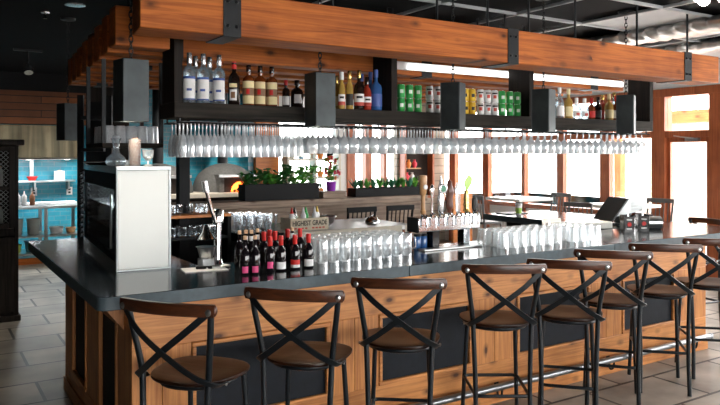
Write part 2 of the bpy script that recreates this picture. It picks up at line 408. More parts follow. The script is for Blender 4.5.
# crumpled insulated ducts between the grid
def duct(x, y0, y1, z, r, label):
    mb = MB(); pts = []
    prof = []
    n = int((y1-y0)/.045)
    vs = []; fs = []; k = 18
    for i in range(n+1):
        rr = r*(1+.10*math.sin(i*1.7)+random.uniform(-.05,.05))
        for j in range(k):
            a = 2*PI*j/k; q = rr*(1+random.uniform(-.05,.05))
            vs.append((q*math.cos(a), y0-y0+(y1-y0)*i/n, q*.30*math.sin(a)))
    for i in range(n):
        for j in range(k): fs.append((i*k+j, i*k+(j+1)%k, (i+1)*k+(j+1)%k, (i+1)*k+j))
    mb.add(vs, fs)
    tag(mb.build('air_duct', M['foil'], None, (x, y0, z)), label, 'air duct')
duct(6.2, 3.2, 7.0, ZC-.075, .22, 'crumpled foil air duct above the right end of the bar, nearer the bar')
duct(7.4, 2.6, 6.8, ZC-.075, .22, 'crumpled foil air duct above the right end of the bar, nearer the windows')

# ------------------------------------------------------------------ timber canopy over the bar
BZ0, BZ1 = 2.356, 2.588
BX0, BX1 = .92, 5.97
STR = [1.405, 3.465, 5.505]
beam_y = [3.5, 4.15] + [4.47 + .36*i for i in range(7)]
beam_lab = ['large front timber beam with knots and iron straps, nearest of the canopy']
beam_lab += ['short stub of timber beam at the left end behind the front beam']
beam_lab += ['%s full-length timber beam behind the front beam of the bar canopy' % ORD[i] for i in range(6)] + ['rearmost timber beam of the bar canopy']
for i, y in enumerate(beam_y):
    th = .26 if i == 0 else .15
    x0 = BX0 if i == 0 else .95 + .075*(y-4.15)
    t = thing('ceiling_beam', beam_lab[i], 'beam', (0, y, 0), 0, 'timber beams of the bar canopy')
    x1 = BX1 if i == 0 else BX1 - .075*(y-4.15)
    if i == 1:
        for e0, e1 in ((x0, 1.27), (5.99, 6.05)):
            if e0 < 2: MB().box(e0, e1, 0, th, BZ0, BZ1).build('timber', M['beam'], t, bevel=.006)
    elif i == 0: MB().prism([(x0,0),(x1,0),(x1,th),(x0+.03,th)], BZ0, BZ1).build('timber', M['beam'], t, bevel=.006)
    else: MB().box(x0, x1, 0, th, BZ0, BZ1).build('timber', M['beam'], t, bevel=.006)
    for k, sx in enumerate(STR if i in (0,2,4,6,8) else []):
        mb = MB(); e = .006
        mb.box(sx-.05, sx+.05, -e, 0, BZ0-e, BZ1+e).box(sx-.05, sx+.05, th, th+e, BZ0-e, BZ1+e)
        mb.box(sx-.05, sx+.05, 0, th, BZ0-e, BZ0-.0005).box(sx-.05, sx+.05, 0, th, BZ1+.0005, BZ1+e)
        st = mb.build('strap', M['iron'], t)
        if i == 0:
            bm_ = MB()
            for dx in (-.025, .025):
                for zz in (BZ0+.05, BZ1-.05): 
                    s0 = len(bm_.v); bm_.ball((0,0,0), .011, 8, 4); bm_.tf(Matrix.Translation((sx+dx, -e, zz)), s0)
            bm_.build('bolts', M['iron'], st)
    hs = (1.25, 2.1, 2.9, 3.35, 3.75, 4.25, 5.0, 5.7) if i == 0 else (1.05, 1.2) if i == 1 else (1.6, 4.4)
    for hx in hs:
        MB().tube([(hx, th/2, BZ1+.004), (hx, th/2, ZC-.002)], .009, 6).build('hanger_rod', M['iron'], t)
    if i == 0:
        for px in (390, 502, 524):
            hx = X_at(px, 3.6)
            MB().tube([(hx-.02, .1, BZ1+.001), (hx-.02,.1,BZ1+.06), (hx+.02,.1,BZ1+.06), (hx+.02,.1,BZ1+.001)], .004, 6).build('eye_bracket', M['iron'], t)

# strip light on the face of the first full beam
t = thing('strip_light', 'long white strip light behind the front beam above the bottle shelf', 'light', (0, beam_y[2], 0))
MB().box(2.98, 5.90, -.03, -.0065, BZ0+.035, BZ0+.10).build('housing', M['white'], t, bevel=.004)
MB().box(3.25, 5.88, -.055, -.0305, BZ0+.04, BZ0+.085).build('diffuser', M['stripglow'], t, bevel=.012)

# ------------------------------------------------------------------ bottle shelf with dividers and glass rack
SY0, SY1 = 4.16, 4.455
SZ0, SZ1 = 1.948, 2.043
DIV = [1.325, 2.928, 4.335, 5.955]
t = thing('bottle_shelf', 'long dark wooden bottle shelf hung under the timber beams', 'shelf', (0,0,0))
MB().box(1.30, 5.98, SY0, SY1, SZ0, SZ1).build('shelf_board', M['dark'], t, bevel=.004)
for x in DIV:
    MB().box(x-.025, x+.025, SY0+.002, 4.407, SZ1+.0005, BZ1-.02).build('divider', M['darkv'], t)
t = thing('glass_rack', 'black wire stemware rack fixed under the bottle shelf', 'rack', (0,0,0))
rk = MB()
RX0, RX1 = 1.32, 5.95
FLX = [1.365 + k*.0505 for k in range(17)]
WNX = [2.27 + k*.0835 for k in range(44)]
for x in FLX + WNX:
    for e in (-.018, .018): rk.tube([(x+e, SY0+.01, 1.9185), (x+e, SY1-.01, 1.9185)], .0025, 5)
for y in (SY0+.02, SY1-.02): rk.tube([(RX0, y, 1.92), (RX1, y, 1.92)], .006, 6)
for x in (1.34, 2.8, 4.3, 5.9):
    for y in (SY0+.02, SY1-.02): rk.box(x-.005, x+.005, y-.005, y+.005, 1.92, SZ0-.001)
rk.build('rails', M['iron'], t)

def lathe_obj(name, prof, m, parent=None, seg=16, **k):
    return MB().lathe(prof, seg, **k).build(name, m, parent, angle=50)
# hanging stemware: foot uppermost (local z measured downward from the foot)
flute_prof = [(.0235,0),(.0242,-.003),(.006,-.010),(.0035,-.02),(.0035,-.070),(.008,-.083),(.020,-.112),(.0246,-.150),(.0242,-.190),(.0215,-.221)]
wine_prof = [(.033,0),(.034,-.003),(.007,-.010),(.0035,-.02),(.0035,-.068),(.010,-.078),(.032,-.100),(.0395,-.130),(.038,-.165),(.032,-.198)]
def stem(name, prof): 
    me = MB().lathe(prof, 14, cap1=False).build(name, M['glass'], angle=60); return me
rows = [SY0+.04+.072*i for i in range(4)]
fl0 = None
zf = 1.928
def hang(proto, x, y, lab, grp):
    o = proto.copy(); COL.objects.link(o); o.location = (x, y, zf + random.uniform(-.002,.002)); tag(o, lab, 'glass', grp)
fp = stem('hanging_champagne_flute', flute_prof); n = 0
for r, y in enumerate(rows):
    for k in range(17):
        x = FLX[k]
        if n == 0: fp.location = (x, y, zf); tag(fp, 'champagne flute hanging in the left section of the rack', 'glass', 'hanging flutes')
        else: hang(fp, x, y, 'champagne flute hanging in the left section of the rack', 'hanging flutes')
        n += 1
wp = stem('hanging_wine_glass', wine_prof); n = 0
for r, y in enumerate(rows):
    for k in range(44):
        x = WNX[k]
        if n == 0: wp.location = (x, y, zf); tag(wp, 'stemmed wine glass hanging in the long right section of the rack', 'glass', 'hanging wine glasses')
        else: hang(wp, x, y, 'stemmed wine glass hanging in the long right section of the rack', 'hanging wine glasses')
        n += 1

# ------------------------------------------------------------------ bottles and cans
def ring(mb, r, z0, z1, a0=0, a1=2*PI, seg=20):
    return mb.lathe([(r, z0), (r, z1)], seg, cap0=False, cap1=False, a0=a0, a1=a1)
def bottle(name, label, cat, loc, prof, body, cap=None, lab=None, group=None, rz=None):
    """prof: outline of glass; cap: (mat, r, z0, z1); lab: list of (mat, r, z0, z1, halfangle)"""
    t = thing(name, label, cat, loc, random.uniform(-.15,.15) if rz is None else rz, group)
    lathe_obj('glass_body', prof, body, t, 18)
    if cap:
        cm, r, z0, z1 = cap
        lathe_obj('cap', [(r*.96,z0),(r,z0+.002),(r,z1-.003),(r*.9,z1)], cm, t, 12)
    for (lm, r, z0, z1, ha) in (lab or []):
        ring(MB(), r, z0, z1, -PI/2-ha-.45, -PI/2+ha-.45).build('label' if ha > .5 else 'emblem', lm, t)
    return t
def prof(R, h, sh, nr, nk=None):
    """cylinder bottle: radius, total height, shoulder height, neck radius"""
    nk = nk or sh + (h-sh)*.4
    return [(R*.9,0),(R,.008),(R,sh),(R*.88,sh+(nk-sh)*.45),(nr*1.5,sh+(nk-sh)*.85),(nr,nk),(nr,h-.012),(nr*1.15,h-.01),(nr*1.15,h)]
ZS = SZ1 + .0008
BY = 4.27
P = lambda px, y=BY: X_at(px, y)
for i, (px, y) in enumerate(((189.3,4.24),(203.3,4.24),(219,4.24),(195.5,4.36),(209.5,4.36))):
    lab = ['leftmost of three clear spirit bottles with pale blue-edged labels','middle of three clear spirit bottles with pale blue-edged labels','rightmost of three clear spirit bottles with pale blue-edged labels','clear spirit bottle standing behind the first and second clear bottles','clear spirit bottle standing behind the second and third clear bottles'][i]
    bottle('spirit_bottle', lab, 'bottle', (P(px,y), y, ZS), prof(.039,.30,.195,.014,.235), M['clearbottle'], (M['silver'],.0165,.248,.315),
           [(M['paper'],.0402,.02,.165,1.15),(M['navy'],.0406,.150,.165,1.15),(M['navy'],.0406,.02,.028,1.15),(M['navy'],.0406,.075,.090,.4)], 'clear spirit bottles')
bottle('rum_bottle', 'black bottle with red cap and pale emblem label on the shelf', 'bottle', (P(234), BY, ZS), prof(.038,.275,.165,.014,.215), M['rum'], (M['red'],.016,.235,.285),
       [(M['creamlabel'],.0388,.115,.14,.7),(M['paper'],.0388,.03,.10,.62),(M['brown'],.0392,.045,.085,.35)])
for i, px in enumerate((248,259.5,271)):
    bottle('whiskey_bottle', ['left','middle','right'][i] + ' of three amber whiskey bottles with cream labels', 'bottle', (P(px), BY-.01, ZS), prof(.0395,.255,.165,.014,.20), M['amber'], (M['rum'],.0165,.222,.268),
           [(M['creamlabel'],.0402,.115,.160,1.2),(M['brown'],.0402,.065,.115,1.2),(M['creamlabel'],.0402,.012,.065,1.2),(M['red'],.0408,.075,.108,.28)], 'amber whiskey bottles')
bottle('spirit_bottle', 'small dark bottle with red cap and grey label between amber bottles and pendant', 'bottle', (P(286), BY, ZS), prof(.026,.165,.11,.010,.135), M['rum'], (M['red'],.013,.15,.185), [(M['paper'],.0266,.015,.075,1.0)])
bottle('liqueur_bottle', 'squat black bottle with white diamond label beside the hanging steel box', 'bottle', (P(297), BY, ZS), prof(.044,.175,.105,.014,.14), M['rum'], (M['rum'],.018,.155,.19), [(M['paper'],.0448,.03,.09,.55)])
mid = [(336.5,4.36,'goldbottle','gold','leftmost golden bottle beside the second steel pendant box',.24,.03,'creamlabel'),
       (341.5,4.25,'goldbottle','paper','golden bottle with white cap near the shelf middle',.255,.026,'paper'),
       (349.5,4.24,'goldbottle','gold','tall slim golden bottle with dark lettering band',.265,.027,'ink'),
       (359,4.24,'rum','gold','dark bottle with gold cap and white red-edged label',.275,.038,'paper'),
       (361.5,4.385,'rum','navy','dark bottle with blue cap behind the gold-capped bottle',.27,.034,'paper'),
       (367,4.235,'redbottle','rum','red bottle with white label beside the blue bottle',.23,.032,'paper'),
       (370.5,4.36,'bluebottle','navy','blue-capped bottle behind the large blue bottle',.285,.036,'paper'),
       (376,4.25,'bluebottle','navy','large frosted blue bottle next to the shelf divider',.29,.045,'navy')]
for px, y, b, c, lab, h, R, lm in mid:
    extra = [(M[lm], R+.0008, .03, h*.42, 1.15)]
    if lm == 'paper': extra += [(M['redink'], R+.0014, .03, .055, 1.15), (M['ink'], R+.0014, h*.3, h*.36, .6)]
    bottle('liquor_bottle', lab, 'bottle', (P(px,y), y, ZS), prof(R,h,h*.56,.013,h*.74), M[b], (M[c],.016,h-.045,h+.012), extra)
right = [(553,4.38,'rum','rum','dark bottle half hidden behind the fourth steel pendant box',.22,.034,'paper'),
         (559.5,4.25,'clearbottle','paper','clear bottle with tall white cap right of the fourth pendant',.26,.037,'paper'),
         (568.5,4.25,'goldbottle','creamlabel','pale gold bottle with white label in the right bay',.255,.038,'creamlabel'),
         (576.5,4.25,'clearbottle','paper','left of two clear bottles with red marked labels',.18,.036,'paper'),
         (584.5,4.25,'clearbottle','paper','right of two clear bottles with red marked labels',.18,.036,'paper'),
         (591.5,4.27,'amber','red','amber bottle with red cap in the right bay',.19,.034,'red'),
         (598,4.25,'rum','rum','black bottle between amber and red bottles in right bay',.20,.034,'ink'),
         (602.5,4.37,'redbottle','gold','deep red bottle in the right bay, set back',.24,.034,'red'),
         (609,4.25,'goldbottle','creamlabel','gold bottle with cream label near the right shelf end',.235,.040,'creamlabel'),
         (614,4.38,'clearbottle','gold','pale bottle with gold cap behind the cream-label bottle',.27,.034,'paper'),
         (616,4.22,'amber','red','left of three red-topped bottles behind the last pendant',.22,.034,'paper'),
         (621,4.22,'amber','red','middle of three red-topped bottles behind the last pendant',.22,.034,'paper'),
         (627,4.22,'amber','red','right of three red-topped bottles behind the last pendant',.22,.034,'orange')]
for px, y, b, c, lab, h, R, lm in right:
    extra = [(M[lm], R+.0008, .02, h*.42, 1.15)]
    if 'red marked' in lab: extra += [(M['redink'], R+.0014, .03, .055, .45)]
    bottle('liquor_bottle', lab, 'bottle', (P(px,y), y, ZS), prof(R,h,h*.56,.013,h*.74), M[b], (M[c],.016,h-.04,h+.012), extra)
canp = [(.024,0),(.0295,.006),(.0295,.094),(.0255,.101)]
def can(label, loc, m, accent, grp):
    t = thing('beer_can', label, 'can', loc, random.uniform(-.2,.2), grp)
    lathe_obj('can_body', canp, M[m], t, 18)
    lathe_obj('lid', [(.0262,.1012),(.0262,.103),(.024,.1032)], M['silver'], t, 18)
    ring(MB(), .0299, .035, .062, -PI/2-.45-.45, -PI/2+.45-.45).build('emblem', M[accent], t)
    if m == 'whitecan': ring(MB(), .0299, .070, .082, -PI/2-.8-.45, -PI/2+.8-.45).build('print_band', M['ink'], t)
for gname, pxs, m, acc in (('left green cans',(401,409.5,418),'green','paper'),('left white cans',(429.5,437.5),'whitecan','redink'),('yellow cans',(465,472),'yellow','ink'),('right white cans',(480.5,487.5,494.5),'whitecan','redink'),('right green cans',(502,509.7,517.3),'green','paper')):
    for lv in range(2):
        for i, px in enumerate(pxs):
            lab = '%s among the %s, %s layer of the stack' % (['leftmost can','second can from the left','third can from the left'][i], gname, ['lower','upper'][lv])
            can(lab, (P(px, 4.24), 4.24, ZS + lv*.1036), m, acc, gname)

# ------------------------------------------------------------------ hanging steel pendant boxes
def pendant(label, px, Y, rz, zb=1.905, h=.345, s=.148, tilt=0):
    X = X_at(px, Y)
    t = thing('pendant_light', label, 'light', (X, Y, zb), rz, 'hanging steel box pendants')
    mb = MB(); w = .006; a = s/2
    mb.box(-a,a,-a,-a+w,0,h).box(-a,a,a-w,a,0,h).box(-a,-a+w,-a+w,a-w,0,h).box(a-w,a,-a+w,a-w,0,h).box(-a+w,a-w,-a+w,a-w,h-w,h)
    mb.build('housing', M['steelbox'], t, bevel=.004)
    lathe_obj('lamp', [(.03,.10),(.04,.14),(.022,.2),(.02,h-.03)], M['lampglow'], t, 14)
    ch = MB(); zt = ZC - zb - .03; n = int((zt - h)/.034)
    for i in range(n):
        z = h + .017 + i*(zt-h-.01)/n
        pts = []
        for j in range(10):
            q = 2*PI*j/10; x = .011*math.cos(q); zz = .023*math.sin(q)
            pts.append((x,0,zz) if i % 2 else (0,x,zz))
        s0 = len(ch.v); ch.tube(pts, .0038, 5, True); ch.tf(Matrix.Translation((0,0,z)), s0)
    ch.build('chain', M['iron'], t)
    lathe_obj('canopy', [(.07,zt+.028),(.065,zt+.01),(.015,zt)], M['iron'], t, 18)
    L = bpy.data.lights.new('pendant_lamp','SPOT'); L.energy = 18; L.color = (1,.86,.68); L.spot_size = math.radians(95); L.shadow_soft_size = .04
    o = bpy.data.objects.new('pendant_lamp', L); COL.objects.link(o); o.parent = t; o.location = (0,0,.08)
PY = 3.965
pendant('steel box pendant on a chain, leftmost along the bar front', 131, PY, math.radians(8))
pendant('steel box pendant hiding shelf between amber and golden bottles', 320, PY, math.radians(2))
pendant('steel box pendant between the left and right beer cans', 453, PY, math.radians(32))
pendant('steel box pendant in front of the third shelf divider', 543.5, PY, math.radians(22))
pendant('steel box pendant at the right end of the bottle shelf', 626, PY, math.radians(30))
pendant('dark steel box pendant far back by the kitchen', 68, 6.95, math.radians(20), 1.855)

# ------------------------------------------------------------------ bar counter
CX0, CX1, CY0, CYE = .68, 6.17, 3.30, 5.78
INX0, INX1, INY = 1.38, 5.27, 3.98
CTH = .065
def arc(cx, cy, r, a0, a1, n=6): return [(cx+r*math.cos(a0+(a1-a0)*i/n), cy+r*math.sin(a0+(a1-a0)*i/n)) for i in range(n+1)]
t = thing('bar_countertop', 'thick blue-grey slate countertop wrapping round the bar', 'countertop', (0,0,0))
r = .05; g_ = .0015; s1, s2 = 2.43, 4.29
pa = arc(CX0+r, CY0+r, r, PI, 1.5*PI) + [(s1-g_,CY0),(s1-g_,INY),(INX0,INY),(INX0,CYE)] + arc(CX0+r, CYE-r, r, PI/2, PI)
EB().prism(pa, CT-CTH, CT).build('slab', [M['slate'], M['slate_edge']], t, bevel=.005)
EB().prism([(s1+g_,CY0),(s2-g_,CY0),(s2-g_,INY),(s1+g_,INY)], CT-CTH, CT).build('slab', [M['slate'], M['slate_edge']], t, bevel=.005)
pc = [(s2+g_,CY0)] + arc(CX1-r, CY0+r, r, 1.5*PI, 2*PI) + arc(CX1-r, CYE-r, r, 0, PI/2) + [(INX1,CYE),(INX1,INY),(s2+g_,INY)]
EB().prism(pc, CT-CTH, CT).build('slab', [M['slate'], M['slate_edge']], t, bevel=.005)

DZ = CT - CTH - .001
BX, BXE, BYF, BYE = .90, 5.90, 3.58, 5.48
PZ0, PZ1 = .286, .73
t = thing('bar', 'pine bar front with dark slate panels under the counter', 'bar', (0,0,0))
TH = .03
MB().box(BX, BXE, BYF, BYF+TH, PZ1, DZ).build('top_rail', M['pine_h'], t, bevel=.003)
MB().box(BX, BXE, BYF, BYF+TH, 0.001, PZ0).box(BX-.012, BXE+.012, BYF-.014, BYF, 0.001, .10).build('bottom_rail', M['pine_h'], t, bevel=.003)
PN = [(1.21,2.05),(2.40,3.16),(3.58,4.36),(4.74,5.44)]
ed = [BX] + [e for p in PN for e in p] + [BXE]
for i in range(0, len(ed), 2):
    a, b = ed[i], ed[i+1]; mid_ = (a+b)/2
    MB().box(a, mid_-.001, BYF, BYF+TH, PZ0+.0005, PZ1-.0005).box(mid_+.001, b, BYF, BYF+TH, PZ0+.0005, PZ1-.0005).build('stile', M['pine_v'], t, bevel=.003)
def mould(mb, a, b, z0, z1, fn, w=.024):
    """picture-frame moulding round a panel; fn maps (along, out, z) to a point"""
    for (p, q, r_, s_) in ((a, b, z0, z0+w), (a, b, z1-w, z1), (a, a+w, z0+w, z1-w), (b-w, b, z0+w, z1-w)):
        A = fn(p, -.010, r_); B = fn(q, .016, s_)
        mb.box(min(A[0],B[0]), max(A[0],B[0]), min(A[1],B[1]), max(A[1],B[1]), r_, s_)
for a, b in PN:
    MB().box(a+.0005, b-.0005, BYF+.018, BYF+TH-.001, PZ0+.0005, PZ1-.0005).build('panel', M['panel'], t)
    mb = MB(); mould(mb, a+.001, b-.001, PZ0+.001, PZ1-.001, lambda u, o, z: (u, BYF+o, z)); mb.build('moulding', M['pine_h'], t, bevel=.005)
# left-hand return
MB().box(BX, BX+TH, BYF+TH, BYE, PZ1+.1, DZ).build('side_rail', M['pine_y'], t, bevel=.003)
MB().box(BX, BX+TH, BYF+TH, BYE, 0.001, .20).box(BX-.014, BX, BYF, BYE, .001, .10).build('side_plinth', M['pine_y'], t, bevel=.003)
SP = [(3.88,4.33),(4.70,5.18)]
es = [BYF+TH] + [e for p in SP for e in p] + [BYE]
for i in range(0, len(es), 2):
    MB().box(BX, BX+TH, es[i]+.0005, es[i+1]-.0005, .2005, PZ1+.0995).build('stile', M['pine_v'], t, bevel=.003)
for a, b in SP:
    MB().box(BX+.018, BX+TH-.001, a, b, .2005, PZ1+.0995).build('panel', M['panel'], t)
    mb = MB(); mould(mb, a+.001, b-.001, .201, PZ1+.099, lambda u, o, z: (BX+o, u, z)); mb.build('moulding', M['pine_v'], t, bevel=.005)
# right-hand return and dark carcass
MB().box(BXE-TH, BXE, BYF+TH, BYE, .001, DZ).build('end_panel', M['pine_v'], t, bevel=.003)
cb = MB().box(BX+TH+.001, BXE-TH-.001, BYF+TH+.001, INY-.05, .001, DZ).box(BX+TH+.001, INX0-.06, INY-.05, BYE, .001, DZ).box(INX1+.06, BXE-TH-.001, INY-.05, BYE, .001, DZ)
cb.build('carcass', M['black'], t)
# corbels
for y in (3.75, 4.5, 5.3):
    mb = MB().prism([(CX0+.06,0),(BX-.001,0),(BX-.001,-.2)], y-.02, y+.02)
    mb.v = [(x, z, yy+DZ) for x, yy, z in mb.v]; mb.build('corbel', M['pine_v'], t)

t = thing('foot_rail', 'polished chrome foot rail along the bar front', 'foot rail', (0,0,0))
FY, FZ = 3.505, .135
MB().tube([(BX+.02,FY,FZ),(BXE-.06,FY,FZ)], .024, 14).ball((BX+.02,FY,FZ), .03).ball((BXE-.06,FY,FZ), .03).build('rail', M['railsteel'], t)
for x in (1.1, 2.22, 3.37, 4.55, 5.65):
    MB().tube(spline([(x,FY,FZ-.02),(x,FY+.01,FZ-.07),(x,FY+.04,FZ-.08),(x,BYF-.0245,FZ-.018)],5), .008, 8).box(x-.02,x+.02,BYF-.0185,BYF-.0148,FZ-.034,FZ+.012).build('bracket', M['iron'], t)

# ------------------------------------------------------------------ bar stools
def make_stool():
    t = thing('bar_stool', '', 'bar stool', (0,0,0), 0, 'X-back stools round the bar')
    seatp = [(.001,.700),(.10,.698),(.185,.694),(.208,.700),(.214,.708),(.212,.716),(.195,.719),(.13,.713),(.001,.710)]
    mb = MB(); seg = 36; vs = []; fs = []
    for rr, z in seatp:
        for i in range(seg):
            a = 2*PI*i/seg; c, s_ = math.cos(a), math.sin(a); p = 2.6
            k = rr/((abs(c)**p+abs(s_)**p)**(1/p)); x = k*c; y = k*s_
            x *= 1.0 + .10*y/.2
            vs.append((x, y*.97, z))
    for j in range(len(seatp)-1):
        for i in range(seg): fs.append((j*seg+i, j*seg+(i+1)%seg, (j+1)*seg+(i+1)%seg, (j+1)*seg+i))
    mb.add(vs, fs).build('seat', M['seat'], t, angle=50)
    # frame hoop under the seat
    MB().tube([(.175*math.cos(2*PI*i/24), .172*math.sin(2*PI*i/24), .683) for i in range(24)], .011, 8, True).build('seat_frame', M['stoolmetal'], t)
    for s in (-1, 1):
        MB().tube(spline([(s*.165,-.225,.002),(s*.160,-.205,.32),(s*.170,-.190,.66),(s*.178,-.192,.78),(s*.205,-.222,.97),(s*.216,-.236,1.065)],6), .0145, 10).build('leg', M['stoolmetal'], t)
    for s in (-1, 1):
        MB().tube([(s*.178,.205,.002),(s*.165,.178,.34),(s*.150,.150,.69)], .0135, 10).build('leg', M['stoolmetal'], t)
    rl = []
    n = 16
    for i in range(n+1):
        a = -1 + 2*i/n; rl.append((a*.238, -.244-.050*(1-a*a), 1.058+.004*(1-a*a)))
    sec = [(-.010,-.026),(.010,-.026),(.013,-.018),(.013,.018),(.008,.028),(-.008,.028),(-.013,.018),(-.013,-.018)]
    mb = MB().sweep(rl, sec)
    for s in (-1,1): mb.ball((s*.238,-.244,1.058), .0135, 10, 6, 1.9)
    mb.build('back_rail', M['rail'], t)
    for s in (-1, 1):
        off = .006*s
        path = spline([(s*.217,-.258,1.050),(s*.12,-.292+off,.965),(0,-.288+off,.872),(-s*.12,-.250+off,.778),(-s*.180,-.214,.735),(-s*.203,-.165,.712),(-s*.208,-.105,.706)],5)
        MB().sweep(path, [(-.0035,-.015),(.0035,-.015),(.0035,.015),(-.0035,.015)], up=(0,0,1)).build('cross_brace', M['stoolmetal'], t)
    for s in (-1, 1):
        mb = MB().lathe([(.016,0),(.016,.004),(.009,.008),(.002,.009)], 12)
        mb.tf(Matrix.Translation((s*.217,-.262,1.052)) @ Matrix.Rotation(PI/2, 4, 'X')).build('bolt', M['steel'], t)
        mb = MB().lathe([(.010,0),(.010,.004),(.002,.006)], 10)
        mb.tf(Matrix.Translation((s*.212,-.108,.706)) @ Matrix.Rotation(s*PI/2, 4, 'Y')).build('bolt', M['steel'], t)
    pts = []
    for (cx, cy, a0) in ((.135,.155,0),(-.135,.155,PI/2),(-.125,-.172,PI),(.125,-.172,1.5*PI)):
        for i in range(6):
            a = a0 + PI/2*i/5; pts.append((cx+.035*math.cos(a), cy+.035*math.sin(a), .30))
    MB().tube(pts, .0105, 8, True).build('footrest', M['stoolmetal'], t)
    return t
stool0 = make_stool()
st = [(.904,3.007,52.7),(1.496,2.958,43.9),(2.088,2.93,38),(2.874,2.972,32),(3.32,2.885,47.6),(3.90,3.015,50),(4.495,3.028,45),(5.12,3.012,42)]
sl = ['dark wood and metal X-back bar stool nearest the left bar corner, frontmost'] + ['X-back bar stool, %s from the left along the bar front' % ORD[i] for i in range(1,7)] + ['X-back bar stool at the right end of the bar front, pale seat catching light']
def place_stool(rx, ry, deg, lab):
    a = math.radians(deg); loc = (rx+.25*math.sin(a), ry+.25*math.cos(a), 0)
    if not stool0['label']:
        stool0.location = loc; stool0.rotation_euler.z = -a; stool0['label'] = lab
    else: dup(stool0, loc, -a, lab)
for (rx, ry, dg), lab in zip(st, sl): place_stool(rx, ry, dg, lab)
place_stool(6.62, 3.98, -80, 'X-back bar stool round the right side of the bar, nearer one')
place_stool(6.60, 4.85, -95, 'X-back bar stool round the right side of the bar, farther one')


# ------------------------------------------------------------------ on the counter
ZT = CT + .0008
t = thing('display_cooler', 'tall pale-fronted glass-sided display cooler on the left bar counter', 'cooler', (.915, 3.975, ZT), math.radians(-4))
w, dp, h = .30, 1.42, .585
MB().box(.0085, w-.0125, -.003, .012, .0105, h-.0225).build('front_panel', M['whitepanel'], t, bevel=.004)
MB().box(0,.008,-.006,.02,.010,h-.022).box(w-.012,w,-.006,.02,.010,h-.022).box(0,w,-.006,.02,h-.022,h).box(0,w,-.006,.02,0,.010).build('front_frame', M['possilver'], t, bevel=.002)
MB().box(0,w,.021,dp,0,.05).box(0,w,.021,dp,h-.04,h).box(w-.012,w,.021,dp,.051,h-.041).box(0,w-.013,dp-.03,dp,.051,h-.041).build('cabinet', M['blackgloss'], t)
MB().box(0,.018,.021,.07,.051,h-.041).box(0,.018,dp-.09,dp-.031,.051,h-.041).box(0,.018,.071,dp-.091,h-.13,h-.0415).box(0,.018,.071,dp-.091,.051,.09).build('side_frame', M['black'], t)
MB().box(.006,.010,.071,dp-.091,.091,h-.131).build('glass_door', M['darkpane'], t)
MB().tube([(-.012,.10,.12),(-.012,.10,h-.16)], .007, 8).build('door_handle', M['steel'], t)
MB().box(w-.03,w-.0125,.03,dp-.04,.052,h-.042).build('liner', M['whitepanel'], t)
for k in range(9): MB().box(.10,w-.05,.16+k*.125,.20+k*.125,.2065,.30).build('inner_pack', M['tableware'], t)
for zz in (.20, .33): MB().box(.03,w-.02,.05,dp-.04,zz,zz+.006).build('inner_shelf', M['steel'], t)
v = MB()
for k in range(14):
    z = .05 + k*.036
    v.add([(-.03,dp+.001,z),(-.001,dp+.001,z+.012),(-.001,dp+.02,z+.030),(-.03,dp+.02,z+.018)], [(0,1,2,3)])
    v.add([(-.03,dp+.001,z-.004),(-.001,dp+.001,z+.008),(-.001,dp+.02,z+.026),(-.03,dp+.02,z+.014)], [(3,2,1,0)])
v.build('rear_louvres', M['silver'], t)
TZ = ZT + h + .001
def topitem(px, Y): return (X_at(px, Y), Y, TZ)
t = thing('serving_tray', 'black round serving tray with pale rim lying on the cooler', 'tray', topitem(104,4.62))
lathe_obj('tray_dish', [(.001,0),(.105,0),(.125,.018),(.122,.020),(.10,.006),(.001,.006)], M['blackgloss'], t, 28)
MB().tube([(.124*math.cos(i*PI/14), .124*math.sin(i*PI/14), .020) for i in range(28)], .004, 6, True).build('rim', M['silver'], t)
t = thing('wine_decanter', 'clear glass decanter with wide base standing on the cooler', 'decanter', topitem(116,4.32))
lathe_obj('vessel', [(.05,0),(.062,.02),(.055,.045),(.022,.075),(.016,.11),(.030,.165)], M['clearbottle'], t, 20, cap1=False)
lathe_obj('stopper', [(.012,.15),(.024,.166),(.020,.18),(.002,.186)], M['jarglass'], t, 14)
t = thing('straw_jar', 'tall clear jar filled with brown straws on the cooler', 'jar', topitem(134.5,4.12))
lathe_obj('jar_glass', [(.030,0),(.034,.01),(.036,.155),(.037,.158)], M['jarglass'], t, 18, cap1=False)
sb = MB()
for i in range(34):
    a = random.uniform(0,2*PI); r_ = .027*math.sqrt(random.random()); b_ = a+random.uniform(-.4,.4)
    sb.tube([(r_*math.cos(a), r_*math.sin(a), .006), (r_*1.15*math.cos(b_), r_*1.15*math.sin(b_), random.uniform(.12,.165))], .0032, 5)
sb.build('straws', M['straw'], t)
t = thing('bar_cup', 'small clear stemmed cup beside the straw jar on the cooler', 'cup', topitem(148,4.14))
lathe_obj('bowl', [(.012,.03),(.03,.05),(.034,.095)], M['jarglass'], t, 16, cap1=False)
lathe_obj('foot', [(.028,0),(.026,.004),(.006,.01),(.006,.03)], M['jarglass'], t, 16)
t = thing('napkin_stack', 'small stack of white napkins behind the straw jar', 'napkins', topitem(127,4.45), .3)
MB().box(-.05,.05,-.05,.05,0,.03).build('napkin_pile', M['paper'], t, bevel=.003)
MB().box(-.052,.052,-.012,.012,0.0305,.034).build('band', M['brown'], t)

